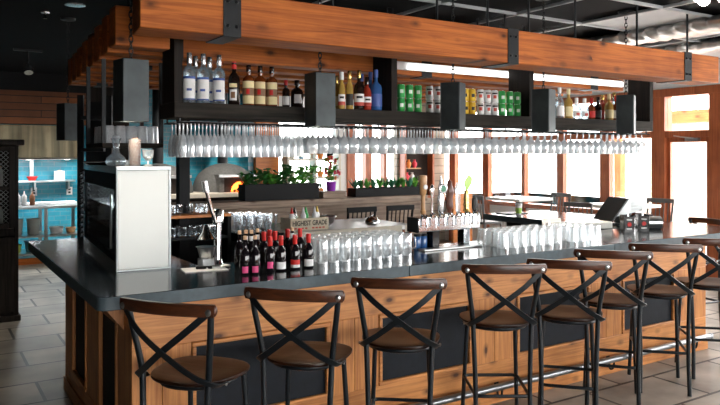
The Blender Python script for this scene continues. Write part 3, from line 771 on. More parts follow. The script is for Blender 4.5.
# shelf of tumblers above the left arm
t = thing('tumbler_shelf', 'dark hanging shelf of tumblers above the left bar arm', 'shelf', (0,0,0))
HX0, HX1, HY0, HY1, HZ = 1.0, 1.40, 4.72, 5.25, 1.80
MB().box(HX0,HX1,HY0,HY1,HZ-.03,HZ).build('shelf_board', M['dark'], t, bevel=.003)
for y in (HY0+.02, HY1-.02):
    for x in (HX0+.012, HX1-.012): MB().box(x-.012,x+.012,y-.012,y+.012,HZ+.001,BZ0-.007).build('upright', M['iron'], t)
tum = MB().lathe([(.028,.115),(.031,.112),(.036,.0)], 14, cap0=False).build('tumbler', M['glass'], None)
first = True
for j in range(4):
    for i in range(5):
        loc = (HX0+.06+i*.073, HY0+.08+j*.1, HZ+.0008)
        o = tum if first else tum.copy()
        if not first: COL.objects.link(o)
        first = False; o.location = loc; tag(o, 'upturned tumbler on the hanging shelf above the display cooler', 'glass', 'tumblers over the left arm')
t = thing('ladder_rack', 'narrow black ladder rack standing behind the display cooler', 'rack', (X_at(95,6.5), 6.5, 0), math.radians(-20))
for x in (-.12,.12): MB().box(x-.025,x+.025,-.03,.03,0,2.25).build('upright', M['black'], t)
for k in range(7): MB().box(-.094,.094,-.16,.16,.35+k*.28,.38+k*.28).build('rung_shelf', M['iron'], t)
MB().box(-.094,.094,.10,.12,.02,2.2).build('back_panel', M['black'], t)
# black column inside the bar
tag(MB().box(-.045,.045,-.045,.045,0,BZ0-.008).box(-.08,.08,-.08,.08,0,.012).build('steel_column', M['black'], None, (X_at(183,5.62),5.62,0), bevel=.004), 'square black steel column behind the citrus press', 'column')

# paper and tool by the cooler
tag(MB().box(-.12,.12,-.075,.075,0,.004).build('paper_sheet', M['paper'], None, (1.36,3.80,ZT), math.radians(-8)), 'white paper sheet lying on the counter by the citrus press', 'paper')
t = thing('bar_knife', 'black handled bar tool lying on the white paper', 'tool', (1.38,3.79,ZT+.0045), math.radians(-20))
MB().box(-.07,.02,-.011,.011,0,.016).build('handle', M['black'], t, bevel=.004); MB().box(.021,.085,-.009,.009,.004,.007).build('blade', M['steel'], t)
# citrus press
t = thing('citrus_press', 'chrome citrus press with tall lever on the bar counter', 'juicer', (X_at(217.5,3.86), 3.86, ZT), math.radians(12))
MB().box(-.11,.05,-.06,.06,0,.014).build('base', M['steel'], t, bevel=.005)
lathe_obj('column', [(.034,.0145),(.028,.03),(.0235,.05),(.0235,.255),(.034,.26),(.035,.325),(.028,.335)], M['chrome'], t, 16)
MB().tube([(-.012,0,.24),(-.075,0,.24)], .012, 10).build('arm', M['chrome'], t)
lathe_obj('press_cone', [(.060,0),(.062,.006),(.030,.045),(.016,.085)], M['chrome'], t, 18, c=(-.075,0,.165))
lathe_obj('catch_cup', [(.034,0),(.040,.008),(.052,.06),(.060,.064)], M['steel'], t, 18, c=(-.075,0,.06))
MB().box(-.115,-.035,-.03,.03,.0145,.0595).build('cup_stand', M['steel'], t, bevel=.004)
lv = MB().tube(spline([(-.03,-.03,.26),(-.06,-.035,.33),(-.085,-.035,.41),(-.10,-.035,.45)],5), .010, 8).build('lever', M['chrome'], t)
MB().tube([(-.098,-.035,.44),(-.112,-.036,.50)], .018, 10).build('lever_grip', M['silver'], lv)

# little wine bottles on the counter
wp_ = [(.030,0),(.033,.006),(.033,.108),(.028,.128),(.013,.150),(.0125,.198),(.0145,.200),(.0145,.205)]
WB = []
for px, yb, kind in ((245,275,'pink'),(255,274.5,'pink'),(270,272,'pinksq'),(281,271,'white'),(295,269.5,'redband'),(308.5,268,'white'),
                     (239.5,269,'corkdark'),(246,270,'cork'),(251.5,268,'cork'),(257.5,268,'cork'),(264,267,'red'),(269.5,266,'red'),(275,266,'red'),(287.5,264.5,'red'),(292,264,'cork'),(300,264,'red')):
    WB.append((px, yb, kind))
desc = {'pink':'small dark wine bottle with round pink label','pinksq':'small dark wine bottle with square pink label and red cap','white':'small dark wine bottle with white label and red cap','redband':'small dark wine bottle with red-and-white label and red cap','corkdark':'small dark bottle with cork, leftmost of the wine cluster','cork':'small dark corked wine bottle in the back row','red':'small dark red-capped wine bottle in the back row'}
cnt = {}
tot = {}
for _, _, k in WB: tot[k] = tot.get(k,0)+1
for i, (px, yb, kind) in enumerate(WB):
    Y = (CT-EYE)*-1*SA/((yb-155)/(1465-px)) + (.0 if i < 6 else .055 + .068*(i%2))
    c = cnt.get(kind,0); cnt[kind] = c+1
    lab = desc[kind] + ('' if tot[kind] == 1 else ', %s from the left' % ORD[c])
    t = thing('wine_bottle', lab, 'bottle', (X_at(px,Y), Y, ZT), 0, 'small wine bottles on the counter'); t.scale = (.92,.92,.92)
    lathe_obj('glass_body', wp_, M['wine'], t, 18)
    if 'cork' in kind or kind == 'pink': lathe_obj('cork', [(.0115,.2055),(.0115,.225),(.010,.228)], M['cork'], t, 10)
    else: lathe_obj('foil_cap', [(.0136,.155),(.0145,.158),(.0155,.206),(.0150,.212),(.004,.213)], M['red'], t, 12)
    if kind == 'pink': ring(MB(), .0334, .012, .050, -PI/2-.35-.55, -PI/2-.35+.55).build('label', M['pink'], t)
    if kind == 'pinksq': ring(MB(), .0334, .022, .062, -PI/2-.35-.55, -PI/2-.35+.55).build('label', M['pink'], t)
    if kind in ('white','redband'):
        ring(MB(), .0334, .012, .055, -PI/2-.35-1, -PI/2-.35+1).build('label', M['paper'], t)
        if kind == 'redband': ring(MB(), .0338, .030, .060, -PI/2-.35-1, -PI/2-.35+1).build('label_band', M['red'], t)
    if kind in ('cork','red'): ring(MB(), .0334, .03, .085, -PI/2-.35-.8, -PI/2-.35+.8).build('label', M['rum'], t)
    if kind == 'cork': ring(MB(), .0134, .16, .19).build('neck_label', M['paper'], t)
# upturned handled jars
def jar(nm):
    mb = MB().lathe([(.030,.150),(.035,.148),(.039,.138),(.040,.03),(.036,.018),(.037,0)], 16, cap0=False)
    mb.tube(spline([(.039,0,.125),(.062,0,.118),(.064,0,.06),(.039,0,.045)],5), .005, 6)
    return mb
jr = jar('').build('jar_mug', M['jarglass'], None); first = True
for j in range(4):
    for i in range(9):
        Y = 3.655 + j*.083; X = 2.045 + i*.078
        o = jr if first else jr.copy()
        if not first: COL.objects.link(o)
        first = False; o.location = (X + random.uniform(-.003,.003), Y, ZT); o.rotation_euler.z = math.radians(-45+random.uniform(-4,4))
        o.scale = (.90,.90,.95); tag(o, 'upturned glass jar mug in the block beside the wine bottles', 'glass', 'jar mugs on the counter')
sh = MB().lathe([(.030,.110),(.034,.107),(.041,.0)], 16, cap0=False).build('tumbler', M['jarglass'], None); first = True
for j in range(4):
    for i in range(13):
        Y = 3.56 + j*.093; X = 3.43 + j*.02 + i*.0885
        if i == 7: continue
        if X > 4.45: continue
        lv_ = 1
        o = sh if first else sh.copy()
        if not first: COL.objects.link(o)
        first = False; o.location = (X + random.uniform(-.003,.003), Y, ZT); tag(o, 'upturned short tumbler in the bright block right of the taps', 'glass', 'short tumblers right of the taps')

# ------------------------------------------------------------------ beer tap tower
t = thing('beer_tap_tower', 'polished steel beer tap tower with seven assorted handles', 'tap tower', (0,0,0))
TX0, TX1, TY0, TY1, TZ0, TZ1 = 2.84, 3.40, 3.76, 3.88, 1.195, 1.292
MB().box(TX0+.004,TX1-.001,TY0,TY1,TZ0,TZ1).build('tower_body', M['chrome'], t, bevel=.006)
MB().box(TX0-.002,TX0+.0035,TY0-.002,TY1+.002,TZ0-.002,TZ1+.002).build('end_cap', M['black'], t)
for x, m in ((3.02,'blackgloss'),(3.30,'chrome')): MB().box(x-.028,x+.028,TY0+.03,TY1-.02,CT+.0015,TZ0-.001).build('pillar', M[m], t)
MB().box(2.86,3.38,TY0-.05,TY0+.02,CT+.0015,CT+.014).build('drip_tray', M['steel'], t, bevel=.003)
for k in range(7):
    x = TX0 + .05 + k*.077
    MB().tube(spline([(x,TY0+.02,TZ1+.002),(x,TY0+.01,TZ1+.022),(x,TY0-.03,TZ1+.012),(x,TY0-.035,TZ0+.03)],4), .008, 8).build('faucet', M['chrome'], t)
def handle(k, prof_, m, lab, flat=1, extra=None):
    x = TX0 + .05 + k*.077; z = TZ1 + .026; y = TY0 + .008
    o = MB().lathe([(r_*1.4, z_) for r_, z_ in prof_], 14, (0,0,0), 1, flat).build('tap_handle', M[m], t, (x,y,z)); o['label'] = lab
    if extra: extra(o)
    return o
def medal(o):
    mb = MB().lathe([(.017,0),(.017,.006),(.002,.008)], 16); mb.tf(Matrix.Translation((0,-.025,.185)) @ Matrix.Rotation(PI/2,4,'X')); mb.build('medallion', M['paper'], o)
handle(0, [(.012,0),(.016,.02),(.011,.03),(.010,.12),(.012,.13),(.018,.14),(.021,.25),(.019,.262),(.004,.265)], 'tapwood', 'brown wooden tap handle with white medallion', .8, medal)
handle(1, [(.006,0),(.006,.10),(.010,.13),(.014,.16),(.010,.19),(.003,.20)], 'chrome', 'slim chrome tap handle', .5)
def shield(o):
    mb = MB().lathe([(.034,0),(.034,.012),(.028,.014),(.002,.014)], 20); mb.tf(Matrix.Translation((0,-.017,.17)) @ Matrix.Rotation(PI/2,4,'X')); mb.build('round_badge', M['silver'], o)
    mb = MB().lathe([(.024,0),(.022,.004),(.002,.004)], 18); mb.tf(Matrix.Translation((0,-.030,.17)) @ Matrix.Rotation(PI/2,4,'X')); mb.build('badge_centre', M['tapgreen'], o)
handle(2, [(.013,0),(.018,.012),(.019,.11),(.014,.13),(.016,.17),(.010,.21),(.004,.245),(.002,.26)], 'silver', 'pale tap handle with round green badge', .7, shield)
handle(3, [(.010,0),(.012,.02),(.018,.03),(.020,.05),(.018,.10),(.022,.13),(.026,.155),(.016,.19),(.012,.22),(.004,.23)], 'tapbrown', 'dark brown carved tap handle', .8)
handle(4, [(.010,0),(.014,.012),(.015,.13),(.019,.17),(.012,.205),(.003,.21)], 'jarglass', 'clear acrylic tap handle', .6)
def leaf_top(o):
    vs = [(0,-.004,.14),(.05,-.004,.20),(.055,-.004,.24),(.02,-.004,.262),(-.02,-.004,.21)]
    vs += [(x,.004,z) for x,_,z in vs]; MB().add(vs, [(0,1,2,3,4),(9,8,7,6,5)]+[(i,5+i,5+(i+1)%5,(i+1)%5) for i in range(5)]).build('leaf_finial', M['lime'], o)
handle(5, [(.012,0),(.018,.01),(.013,.03),(.017,.05),(.013,.07),(.016,.09),(.012,.12),(.014,.15),(.003,.155)], 'gold', 'gold ribbed tap handle with lime leaf top', .9, leaf_top)
handle(6, [(.008,0),(.012,.01),(.016,.02),(.017,.085),(.012,.10),(.003,.102)], 'ink', 'short black tap handle', .6)
# dark bottles and tins behind the jars
for i, px in enumerate((403.5, 410)):
    t = thing('bitters_bottle', 'brown bitters bottle with white cap under the taps, ' + ['left','right'][i], 'bottle', (X_at(px,3.87), 3.87, ZT), 0)
    lathe_obj('glass_body', [(.022,0),(.024,.006),(.024,.085),(.010,.11),(.009,.14)], M['amber'], t, 14); lathe_obj('cap', [(.011,.141),(.011,.165),(.008,.167)], M[['paper','red'][i]], t, 10)
    ring(MB(), .0244, .015, .06, -PI/2-1.3, -PI/2+.6).build('label', M['ink'], t)
for i, px in enumerate((417.5, 423.5)):
    t = thing('straw_tin', 'dark blue tin beside the tap tower pillar, ' + ['left','right'][i], 'tin', (X_at(px,3.84), 3.84, ZT), 0)
    lathe_obj('tin', [(.024,0),(.026,.004),(.026,.085),(.024,.088)], M['bluebottle'], t, 14); lathe_obj('lid', [(.027,.0885),(.027,.1),(.024,.103)], M['iron'], t, 14)

# ------------------------------------------------------------------ register corner
t = thing('register_terminal', 'tilted dark register screen with silver back on the right bar corner', 'register', (5.46, 4.22, ZT), math.radians(-112))
MB().box(-.11,.11,-.02,.16,0,.02).build('base', M['screen'], t, bevel=.006)
def side(pts, x0, x1):
    mb = MB().prism(pts, x0, x1); mb.v = [(z,x,y) for x,y,z in mb.v]; return mb
side([(.03,.0205),(.12,.0205),(.17,.12),(.10,.12)], -.05, .05).build('neck', M['screen'], t, bevel=.004)
side([(-.115,.045),(-.10,.035),(.065,.245),(.05,.255)], -.165, .165).build('screen', M['screen'], t, bevel=.004)
bk = side([(-.06,.085),(.02,.10),(.14,.125),(.215,.155),(.23,.19),(.20,.235),(.15,.25),(.068,.247)], -.15, .15)
for k in range(3): s0 = len(bk.v); bk.box(-.1515,.1515,.09,.20,.15+k*.028,.158+k*.028)
bk.build('screen_back', M['possilver'], t, bevel=.01)
def caddy(x, y, lab, rz):
    t = thing('coaster_caddy', lab, 'caddy', (x,y,ZT), rz, 'black caddies on the bar corner')
    MB().box(-.047,.047,-.04,.04,0,.008).box(-.047,.047,.032,.04,.0085,.15).box(-.047,-.04,-.04,.0315,.0085,.15).box(.04,.047,-.04,.0315,.0085,.15).box(-.0395,.0395,-.04,-.034,.0085,.14).build('box', M['blackgloss'], t, bevel=.002)
    mb = MB().lathe([(.018,0),(.018,.003),(.002,.0032)], 16); mb.tf(Matrix.Translation((0,-.0405,.075)) @ Matrix.Rotation(PI/2,4,'X')); mb.build('emblem', M['red'], t)
    MB().box(-.022,.022,-.0425,-.0405,.108,.118).box(-.022,.022,-.0425,-.0405,.034,.043).build('print', M['paper'], t)
    MB().box(-.036,.036,-.026,.024,.0085,.13).build('coasters', M['cream'], t); MB().box(-.012,.0,-.03,-.028,.14,.165).build('card_clip', M['silver'], t)
caddy(4.97, 3.70, 'black caddy with faint red emblem, left one by the register', math.radians(-30))
caddy(5.14, 3.68, 'black caddy with bright red emblem, right one by the register', math.radians(-34))
t = thing('napkin_dispenser', 'rounded steel napkin dispenser right of the black caddies', 'dispenser', (5.42,3.78,ZT), math.radians(-30))
mb = MB().lathe([(.055,-.07),(.055,.07)], 20); mb.tf(Matrix.Translation((0,0,.058)) @ Matrix.Rotation(PI/2,4,'Y')); mb.build('drum', M['steel'], t); MB().box(-.06,.06,-.03,.03,0,.012).build('foot', M['black'], t)
t = thing('receipt_tray', 'grey tray with papers and green sticker beside the register', 'tray', (4.97,4.12,ZT), math.radians(-15))
MB().box(-.22,.22,-.07,.07,0,.06).build('tray_box', M['whitepanel'], t, bevel=.006); MB().box(-.20,-.15,-.073,-.0705,.015,.045).build('sticker', M['green'], t)
t = thing('menu_stand', 'white folded card leaning beside the register tray', 'card', (4.62,4.20,ZT), math.radians(-40))
MB().add([(-.08,-.04,0),(.08,-.04,0),(.08,.03,.10),(-.08,.03,.10),(-.08,-.037,0),(.08,-.037,0),(.08,.033,.10),(-.08,.033,.10)], [(0,1,2,3),(7,6,5,4),(0,4,5,1),(1,5,6,2),(2,6,7,3),(3,7,4,0)]).build('card_front', M['paper'], t, smooth=False)
MB().box(-.08,.08,.034,.037,0,.10).build('card_back', M['paper'], t, smooth=False)
t = thing('paper_cup', 'white and green drink cup on the right bar arm', 'cup', (5.45,5.42,ZT))
lathe_obj('cup_body', [(.026,0),(.028,.003),(.036,.11)], M['paper'], t, 18); lathe_obj('sleeve', [(.0295,.02),(.0345,.08)], M['lime'], t, 18); lathe_obj('lid', [(.038,.1105),(.038,.12),(.028,.13),(.002,.132)], M['paper'], t, 18)
t = thing('menu_board', 'flat dark menu lying at the far end of right bar arm', 'menu', (5.55,5.62,ZT), .1)
MB().box(-.16,.16,-.10,.10,0,.008).build('cover', M['ink'], t); MB().box(-.15,.15,-.09,.09,.0081,.010).build('sheet', M['paper'], t)

# ------------------------------------------------------------------ back bar
t = thing('back_bar', 'low dark back bar cabinet with steel top inside the bar', 'cabinet', (0,0,0))
MB().box(2.2,3.88,5.28,6.0,0.001,1.0).build('cabinet', M['black'], t)
MB().box(2.58,3.9,5.25,6.05,1.001,1.07).build('steel_top', M['steel'], t, bevel=.004)
MB().box(2.60,3.9,5.238,5.2495,1.005,1.068).build('front_edge', M['cream'], t, bevel=.003)
MB().box(2.2,2.579,5.27,6.05,1.001,1.07).build('dark_top', M['blackgloss'], t, bevel=.004)
for i, (a, b) in enumerate(((2.66,3.05),(3.07,3.46),(3.48,3.86))):
    d_ = MB().box(a,b,5.258,5.279,.12,.97).build('door', M['blackgloss'], t, bevel=.004); MB().tube([(a+.03,5.245,.7),(a+.03,5.235,.72),(a+.03,5.235,.86),(a+.03,5.245,.88)], .006, 6).build('door_handle', M['steel'], d_)
MB().box(3.62,3.74,5.252,5.2575,.88,.95).build('control_plate', M['silver'], t)
BT = 1.0708
t = thing('wooden_crate', 'pale wooden crate lettered HIGHEST GRADE on the back bar', 'crate', (2.84,5.40,BT), 0)
cw, cd, chh = .185, .10, .105
MB().box(-cw,cw,-cd,-cd+.012,0,chh).box(-cw,cw,cd-.012,cd,0,chh).box(-cw,-cw+.012,-cd+.0125,cd-.0125,0,chh).box(cw-.012,cw,-cd+.0125,cd-.0125,0,chh).box(-cw+.0125,cw-.0125,-cd+.0125,cd-.0125,0,.008).build('crate_body', M['crate'], t, bevel=.002)
def lettering(text, size, m, parent, loc, w):
    c = bpy.data.curves.new('txt','FONT'); c.body = text; c.size = size; c.extrude = .0008; c.align_x = 'CENTER'; c.offset = .0012
    o = bpy.data.objects.new('txt', c); COL.objects.link(o); bpy.context.view_layer.update()
    me = bpy.data.meshes.new_from_object(o.evaluated_get(bpy.context.evaluated_depsgraph_get())); bpy.data.objects.remove(o)
    xs = [v.co.x for v in me.vertices]; k = w/(max(xs)-min(xs))
    for v in me.vertices: v.co = (v.co.x*k, -v.co.z, v.co.y)
    me.materials.clear(); me.materials.append(M[m]); q = bpy.data.objects.new('lettering', me); COL.objects.link(q); q.parent = parent; q.location = loc; return q
lettering('HIGHEST GRADE', .058, 'ink', t, (0,-cd-.0012,.044), .335)
rm = MB()
for k in range(9):
    if k != 4: rm.box(-.15+k*.034,-.128+k*.034,-cd-.0012,-cd-.0002,.014,.026)
rm.build('red_print', M['redink'], t)
cl = ['red','rum','paper','green','paper','yellow']
for i in range(6):
    X = 2.70 + i*.056; Y = 5.37 + (i % 2)*.06
    b = thing('squeeze_bottle', 'squeeze bottle standing in the lettered crate, %s from the left' % ORD[i], 'bottle', (X,Y,BT+.0088), 0, 'bottles in the crate')
    lathe_obj('bottle_body', [(.022,0),(.024,.004),(.024,.12),(.016,.135)], M[['paper','silver','paper','green','paper','paper'][i]], b, 14); lathe_obj('nozzle', [(.017,.136),(.012,.15),(.004,.185),(.002,.187)], M[cl[i]], b, 10)
t = thing('mixing_bowl', 'wide steel bowl on the back bar right of the crate', 'bowl', (3.13,5.55,BT)); lathe_obj('bowl', [(.04,0),(.07,.03),(.10,.09),(.104,.09),(.075,.028),(.04,.008)], M['steel'], t, 24)
MB().tube([(.102*math.cos(i*PI/12), .102*math.sin(i*PI/12), .09) for i in range(24)], .003, 6, True).build('rim', M['chrome'], t)
t = thing('cutting_board', 'small wooden board with handle lying flat behind the crate', 'board', (3.0,5.82,BT), .1); MB().box(-.16,.16,-.08,.08,0,.02).build('board', M['tapwood'], t, bevel=.004); MB().box(.161,.22,-.015,.015,.003,.017).build('handle', M['tapwood'], t, bevel=.004)
t = thing('dome_lid', 'small steel dome lid at the right end of the back bar', 'lid', (3.68,5.6,BT)); lathe_obj('dome', [(.07,0),(.068,.02),(.045,.05),(.004,.06)], M['chrome'], t, 20); MB().ball((0,0,.068), .009).build('knob', M['chrome'], t)
pint = MB().lathe([(.030,0),(.032,.006),(.041,.15)], 14, cap1=False).build('pint_glass', M['pintglass'], None); first = True
for j in range(2):
    for i in range(7):
        o = pint if first else pint.copy()
        if not first: COL.objects.link(o)
        first = False; o.location = (2.06+.19+i*.0885-.0, 5.36+j*.1, BT); 
        if 2.25+i*.0885 > 2.62: o.location = (2.25+i*.0885-.27*(i>4)*0-.0, 5.36+j*.1, BT)
        tag(o, 'tall pint glass on the dark back bar behind the corks', 'glass', 'pint glasses on the back bar')
        if i > 3: o.location = (2.25+(i-4)*.0885+.04, 5.58+j*.1, BT)
# dark shelving with small glasses at the left of the back bar
t = thing('glass_shelving', 'dark shelving with a wooden board behind the citrus press', 'shelving', (0,0,0))
GX0, GX1, GY0, GY1 = 1.42, 2.16, 5.40, 5.78
for x in (GX0, GX1-.03): MB().box(x,x+.03,GY0,GY1,0.001,1.216).build('side_panel', M['black'], t)
MB().box(GX0+.031,GX1-.031,GY1-.02,GY1,0.001,1.216).build('back_panel', M['black'], t)
MB().box(GX0,GX1,GY0,GY1,1.217,1.24).build('wooden_board', M['orange'], t, bevel=.003)
for z in (1.04,.72,.4): MB().box(GX0+.031,GX1-.031,GY0+.01,GY1-.021,z,z+.02).build('shelf', M['iron'], t)
ro = MB().lathe([(.026,0),(.032,.006),(.036,.06),(.034,.08)], 14, cap1=False).build('rocks_glass', M['pintglass'], None); first = True
for (n_, z, j0) in ((6,1.2408,0),(7,1.0608,0)):
    for j in range(2):
        for i in range(n_):
            x = GX0+.09+i*.088
            if z > 1.2 and j == 0 and abs(x - X_at(183,5.62)) < .12 : continue
            o = ro if first else ro.copy()
            if not first: COL.objects.link(o)
            first = False; o.location = (x, GY0+.07+j*.1, z); tag(o, ['small rocks glass on the wooden board behind the citrus press','small rocks glass on the lower dark shelf behind the press'][z < 1.2], 'glass', ['rocks glasses on the board','rocks glasses on the dark shelf'][z < 1.2])

# ------------------------------------------------------------------ ledge wall, planters, chairs behind the bar
LY = 7.3
t = thing('drink_ledge', 'weathered wood half wall and ledge behind the bar', 'half wall', (0,0,0))
MB().box(2.15,5.55,LY,LY+.14,0.001,1.12).build('cladding', M['reclaim'], t)
MB().box(2.1,5.6,LY-.10,LY+.26,1.121,1.20).build('ledge_board', M['reclaim'], t, bevel=.006)
def leafblade(mb, base, d, L, w, curl):
    b = Vector(base); d = Vector(d).normalized(); side = d.cross(Vector((0,0,1)))
    side = side.normalized() if side.length > .05 else Vector((1,0,0)); nrm = side.cross(d)
    vs = []; n = 4
    for i in range(n+1):
        q = i/n; wd = w*math.sin(PI*min(.98, .12+.86*q))*.5
        c = b + d*L*q - Vector((0,0,1))*curl*L*q*q
        vs += [c - side*wd, c + nrm*wd*.25, c + side*wd]
    fs = []
    for i in range(n):
        for j in range(2): fs.append((i*3+j, i*3+j+1, (i+1)*3+j+1, (i+1)*3+j))
    mb.add(vs, fs)
def foliage(mb, c, R, H, n, L, w, up=.5):
    for _ in range(n):
        a = random.uniform(0,2*PI); r_ = R*math.sqrt(random.random()); z = random.random()
        base = (c[0]+r_*math.cos(a)*(.3+.7*z), c[1]+r_*math.sin(a)*(.3+.7*z), c[2]+H*z)
        leafblade(mb, base, (math.cos(a)+random.uniform(-.4,.4), math.sin(a)+random.uniform(-.4,.4), up+random.uniform(-.2,.6)), L*random.uniform(.6,1.1), w, .35)
LT = 1.2008
def planter(lab, x0, x1, h, y0=LY-.03, dp=.2): 
    t = thing('planter_box', lab, 'planter', ((x0+x1)/2, y0, LT)); a = (x1-x0)/2
    MB().box(-a,a,0,.012,0,h).box(-a,a,dp-.012,dp,0,h).box(-a,-a+.012,.0125,dp-.0125,0,h).box(a-.012,a,.0125,dp-.0125,0,h).box(-a+.0125,a-.0125,.0125,dp-.0125,0,.012).build('trough', M['black'], t, bevel=.003)
    MB().box(-a+.013,a-.013,.013,dp-.013,h-.04,h-.015).build('soil', M['soil'], t); return t, a, dp
p1, a, dp = planter('long black planter of leafy herbs on the ledge, left one', X_at(244,LY), X_at(318,LY), .185)
for i in range(9):
    x = -a+.06+i*(2*a-.12)/8; mb = MB()
    foliage(mb, (x, dp/2, .17), .07, .12+.03*(i%3)+(.04 if i > 4 else 0), 64, .10, .045, .7)
    o = mb.build('herb', M['leaf2' if i > 5 or i == 3 else 'leaf'], p1); o['label'] = 'bright green herb' if i > 5 or i == 3 else 'dark green herb'
p2, a, dp = planter('black planter of spiky succulents on the ledge, right one', X_at(354.5,LY), X_at(421,LY), .105)
for i in range(11):
    x = -a+.05+i*(2*a-.1)/10; mb = MB()
    for _ in range(16):
        q = random.uniform(0,2*PI); leafblade(mb, (x,dp/2,.09), (math.cos(q)*.6, math.sin(q)*.6, random.uniform(.7,1.8)), random.uniform(.10,.18), .032, .05)
    o = mb.build('succulent', M['succulent' if i % 3 == 0 else 'leaf' if i % 2 else 'leaf2'], p2)
    if i % 3 == 0: o['label'] = 'blue-green succulent'
t = thing('flower_pot', 'purple wrapped pot of red and orange flowers on the ledge', 'flowers', (X_at(331,LY+.05), LY+.05, LT+.081))
lathe_obj('foil_wrap', [(.045,0),(.05,.01),(.062,.10),(.07,.112),(.058,.10)], M['purple'], t, 16)
mb = MB(); foliage(mb, (0,0,.10), .10, .28, 60, .11, .04, .9); mb.build('foliage', M['leaf2'], t)
for m, n_ in (('flower_red',12),('flower_orange',8)):
    mb = MB()
    for _ in range(n_):
        c = (random.uniform(-.11,.09), random.uniform(-.08,.08), random.uniform(.16,.42))
        for k in range(6): 
            q = k*PI/3; leafblade(mb, c, (math.cos(q), -.5, math.sin(q)), .035, .03, .1)
    o = mb.build('blossoms', M[m], t); o['label'] = 'red blossoms' if m == 'flower_red' else 'orange blossoms'
t = thing('wooden_box', 'flat grey wooden box under the purple flower pot', 'box', (X_at(331,LY+.05), LY+.05, LT)); MB().box(-.16,.16,-.09,.09,0,.068).build('box_body', M['reclaim'], t, bevel=.003); MB().box(-.165,.165,-.095,.095,.0685,.08).build('lid', M['reclaim'], t, bevel=.002)
def make_slat(name, lab, m):
    t = thing(name, lab, 'bar chair', (0,0,0))
    MB().box(-.19,.19,-.18,.18,.70,.735).build('seat', M[m], t, bevel=.01)
    for s in (-1,1):
        MB().tube([(s*.18,-.20,.002),(s*.17,-.17,.70),(s*.185,-.22,1.10)], .015, 8).build('leg', M[m], t); MB().tube([(s*.18,.19,.002),(s*.165,.155,.70)], .015, 8).build('leg', M[m], t)
    MB().box(-.20,.20,-.235,-.205,1.06,1.12).build('top_rail', M[m], t, bevel=.006)
    for k in range(5): MB().tube([(-.12+k*.06,-.175,.736),(-.12+k*.06,-.215,1.06)], .008, 6).build('slat', M[m], t)
    MB().tube([(-.17,.17,.3),(.17,.17,.3),(.17,-.18,.3),(-.17,-.18,.3)], .010, 6, True).build('footrest', M[m], t); return t
sc0 = make_slat('slat_back_chair', 'black slat-back chair at the weathered ledge, left of the two', 'black')
sc0.location = (X_at(352,6.98), 6.98, 0)
dup(sc0, (X_at(390,6.98), 6.98, 0), 0, 'black slat-back chair at the weathered ledge, right of the two')
tag(MB().box(-.17,.17,-.02,.02,0,1.2).build('wooden_screen', M['orange'], None, (X_at(462,7.2),7.2,0), bevel=.004), 'plain orange wooden screen standing behind the tap handles', 'screen')

# ------------------------------------------------------------------ ovens, plant window
def oven(x, y, lab, fire):
    t = thing('pizza_oven', lab, 'oven', (x,y,0))
    MB().box(-.46,.46,-.42,.46,0.001,1.14).build('stand', M['darkv'], t, bevel=.006)
    MB().box(-.465,.465,-.58,.48,1.141,1.20).build('hearth_slab', M['cream'], t, bevel=.005)
    lathe_obj('dome', [(.455*math.cos(q)+.001, .40*math.sin(q)**.9) for q in [i*PI/2/10 for i in range(11)]], M['ovenstone'], t, 32, c=(0,.02,1.2005))
    mb = MB().box(-.26,-.19,-.46,-.20,1.2005,1.40).box(.19,.26,-.46,-.20,1.2005,1.40).box(-.26,.26,-.46,-.20,1.4005,1.45)
    mb.build('mouth_surround', M['ovenstone'], t, bevel=.004)
    MB().box(-.28,.28,-.50,-.462,1.41,1.45).build('smoke_lip', M['steel'], t, bevel=.004)
    # arched throat
    MB().box(-.185,.185,-.445,-.438,1.202,1.398).build('throat', M['soil'], t)
    if fire:
        mb = MB(); n = 12; vs = [(.13*math.cos(PI*i/n), 0, .135*math.sin(PI*i/n)) for i in range(n+1)]
        vs2 = [(x_,.02,z_) for x_,_,z_ in vs]; mb.add(vs+vs2, [tuple(range(n+1)), tuple(reversed(range(n+1,2*n+2)))]+[(i,n+1+i,n+2+i,i+1) for i in range(n)]+[(0,n,2*n+1,n+1)])
        mb.tf(Matrix.Translation((.045,-.468,1.212))).build('embers', M['ember'], t)
        mb = MB()
        for k in range(5): mb.tube([(-.06+k*.05,-.475,1.215+.006*(k%2)),(-.03+k*.05,-.485,1.235+.03*(k%2))], .016, 7)
        mb.build('log', M['soil'], t)
    lathe_obj('flue', [(.075,1.60),(.075,2.98)], M['iron'], t, 16, c=(0,.1,0)); return t
oven(X_at(225,9.6), 9.6, 'round grey pizza oven with fire glowing in its mouth', True)
oven(X_at(160,9.6), 9.6, 'round grey pizza oven without fire, left of the lit one', False)
t = thing('plant_rack', 'pale open rack of potted plants before the rear window', 'rack', (0, YW-.30, 0))
a, b = 5.30, 6.36
for x in (a, 5.83, b-.04): MB().box(x,x+.04,0,.22,0.001,2.0).build('upright', M['cream'], t)
for z in (.5,1.0,1.30,1.62,1.95): MB().box(a-.005,b+.005,-.005,.225,z,z+.035).build('shelf', M['cream'], t)
k = 0
pots = None
for z, lv in ((1.0,'lowest visible'),(1.335,'middle'),(1.655,'top')):
    for i in range(5):
        x = a+.13+i*.19
        if abs(x-5.85) < .05: x += .06
        c = thing('potted_plant', 'leafy pot plant on the %s shelf of the pale rack, %s from the left' % (lv, ORD[i]), 'plant', (x, YW-.19, z+.0008 + (.035 if z == 1.0 else 0)), 0, 'plants on the pale rack')
        lathe_obj('pot', [(.045,0),(.062,.09),(.066,.095),(.055,.09)], M[['cream','tapwood','iron','bluebag','flower_orange'][(i*2+k)%5]], c, 12)
        mb = MB(); foliage(mb, (0,0,.085), .055, .09, 34, .05, .04, .8); mb.build('foliage', M['leaf2' if (i+k) % 2 else 'leaf'], c); k += 1
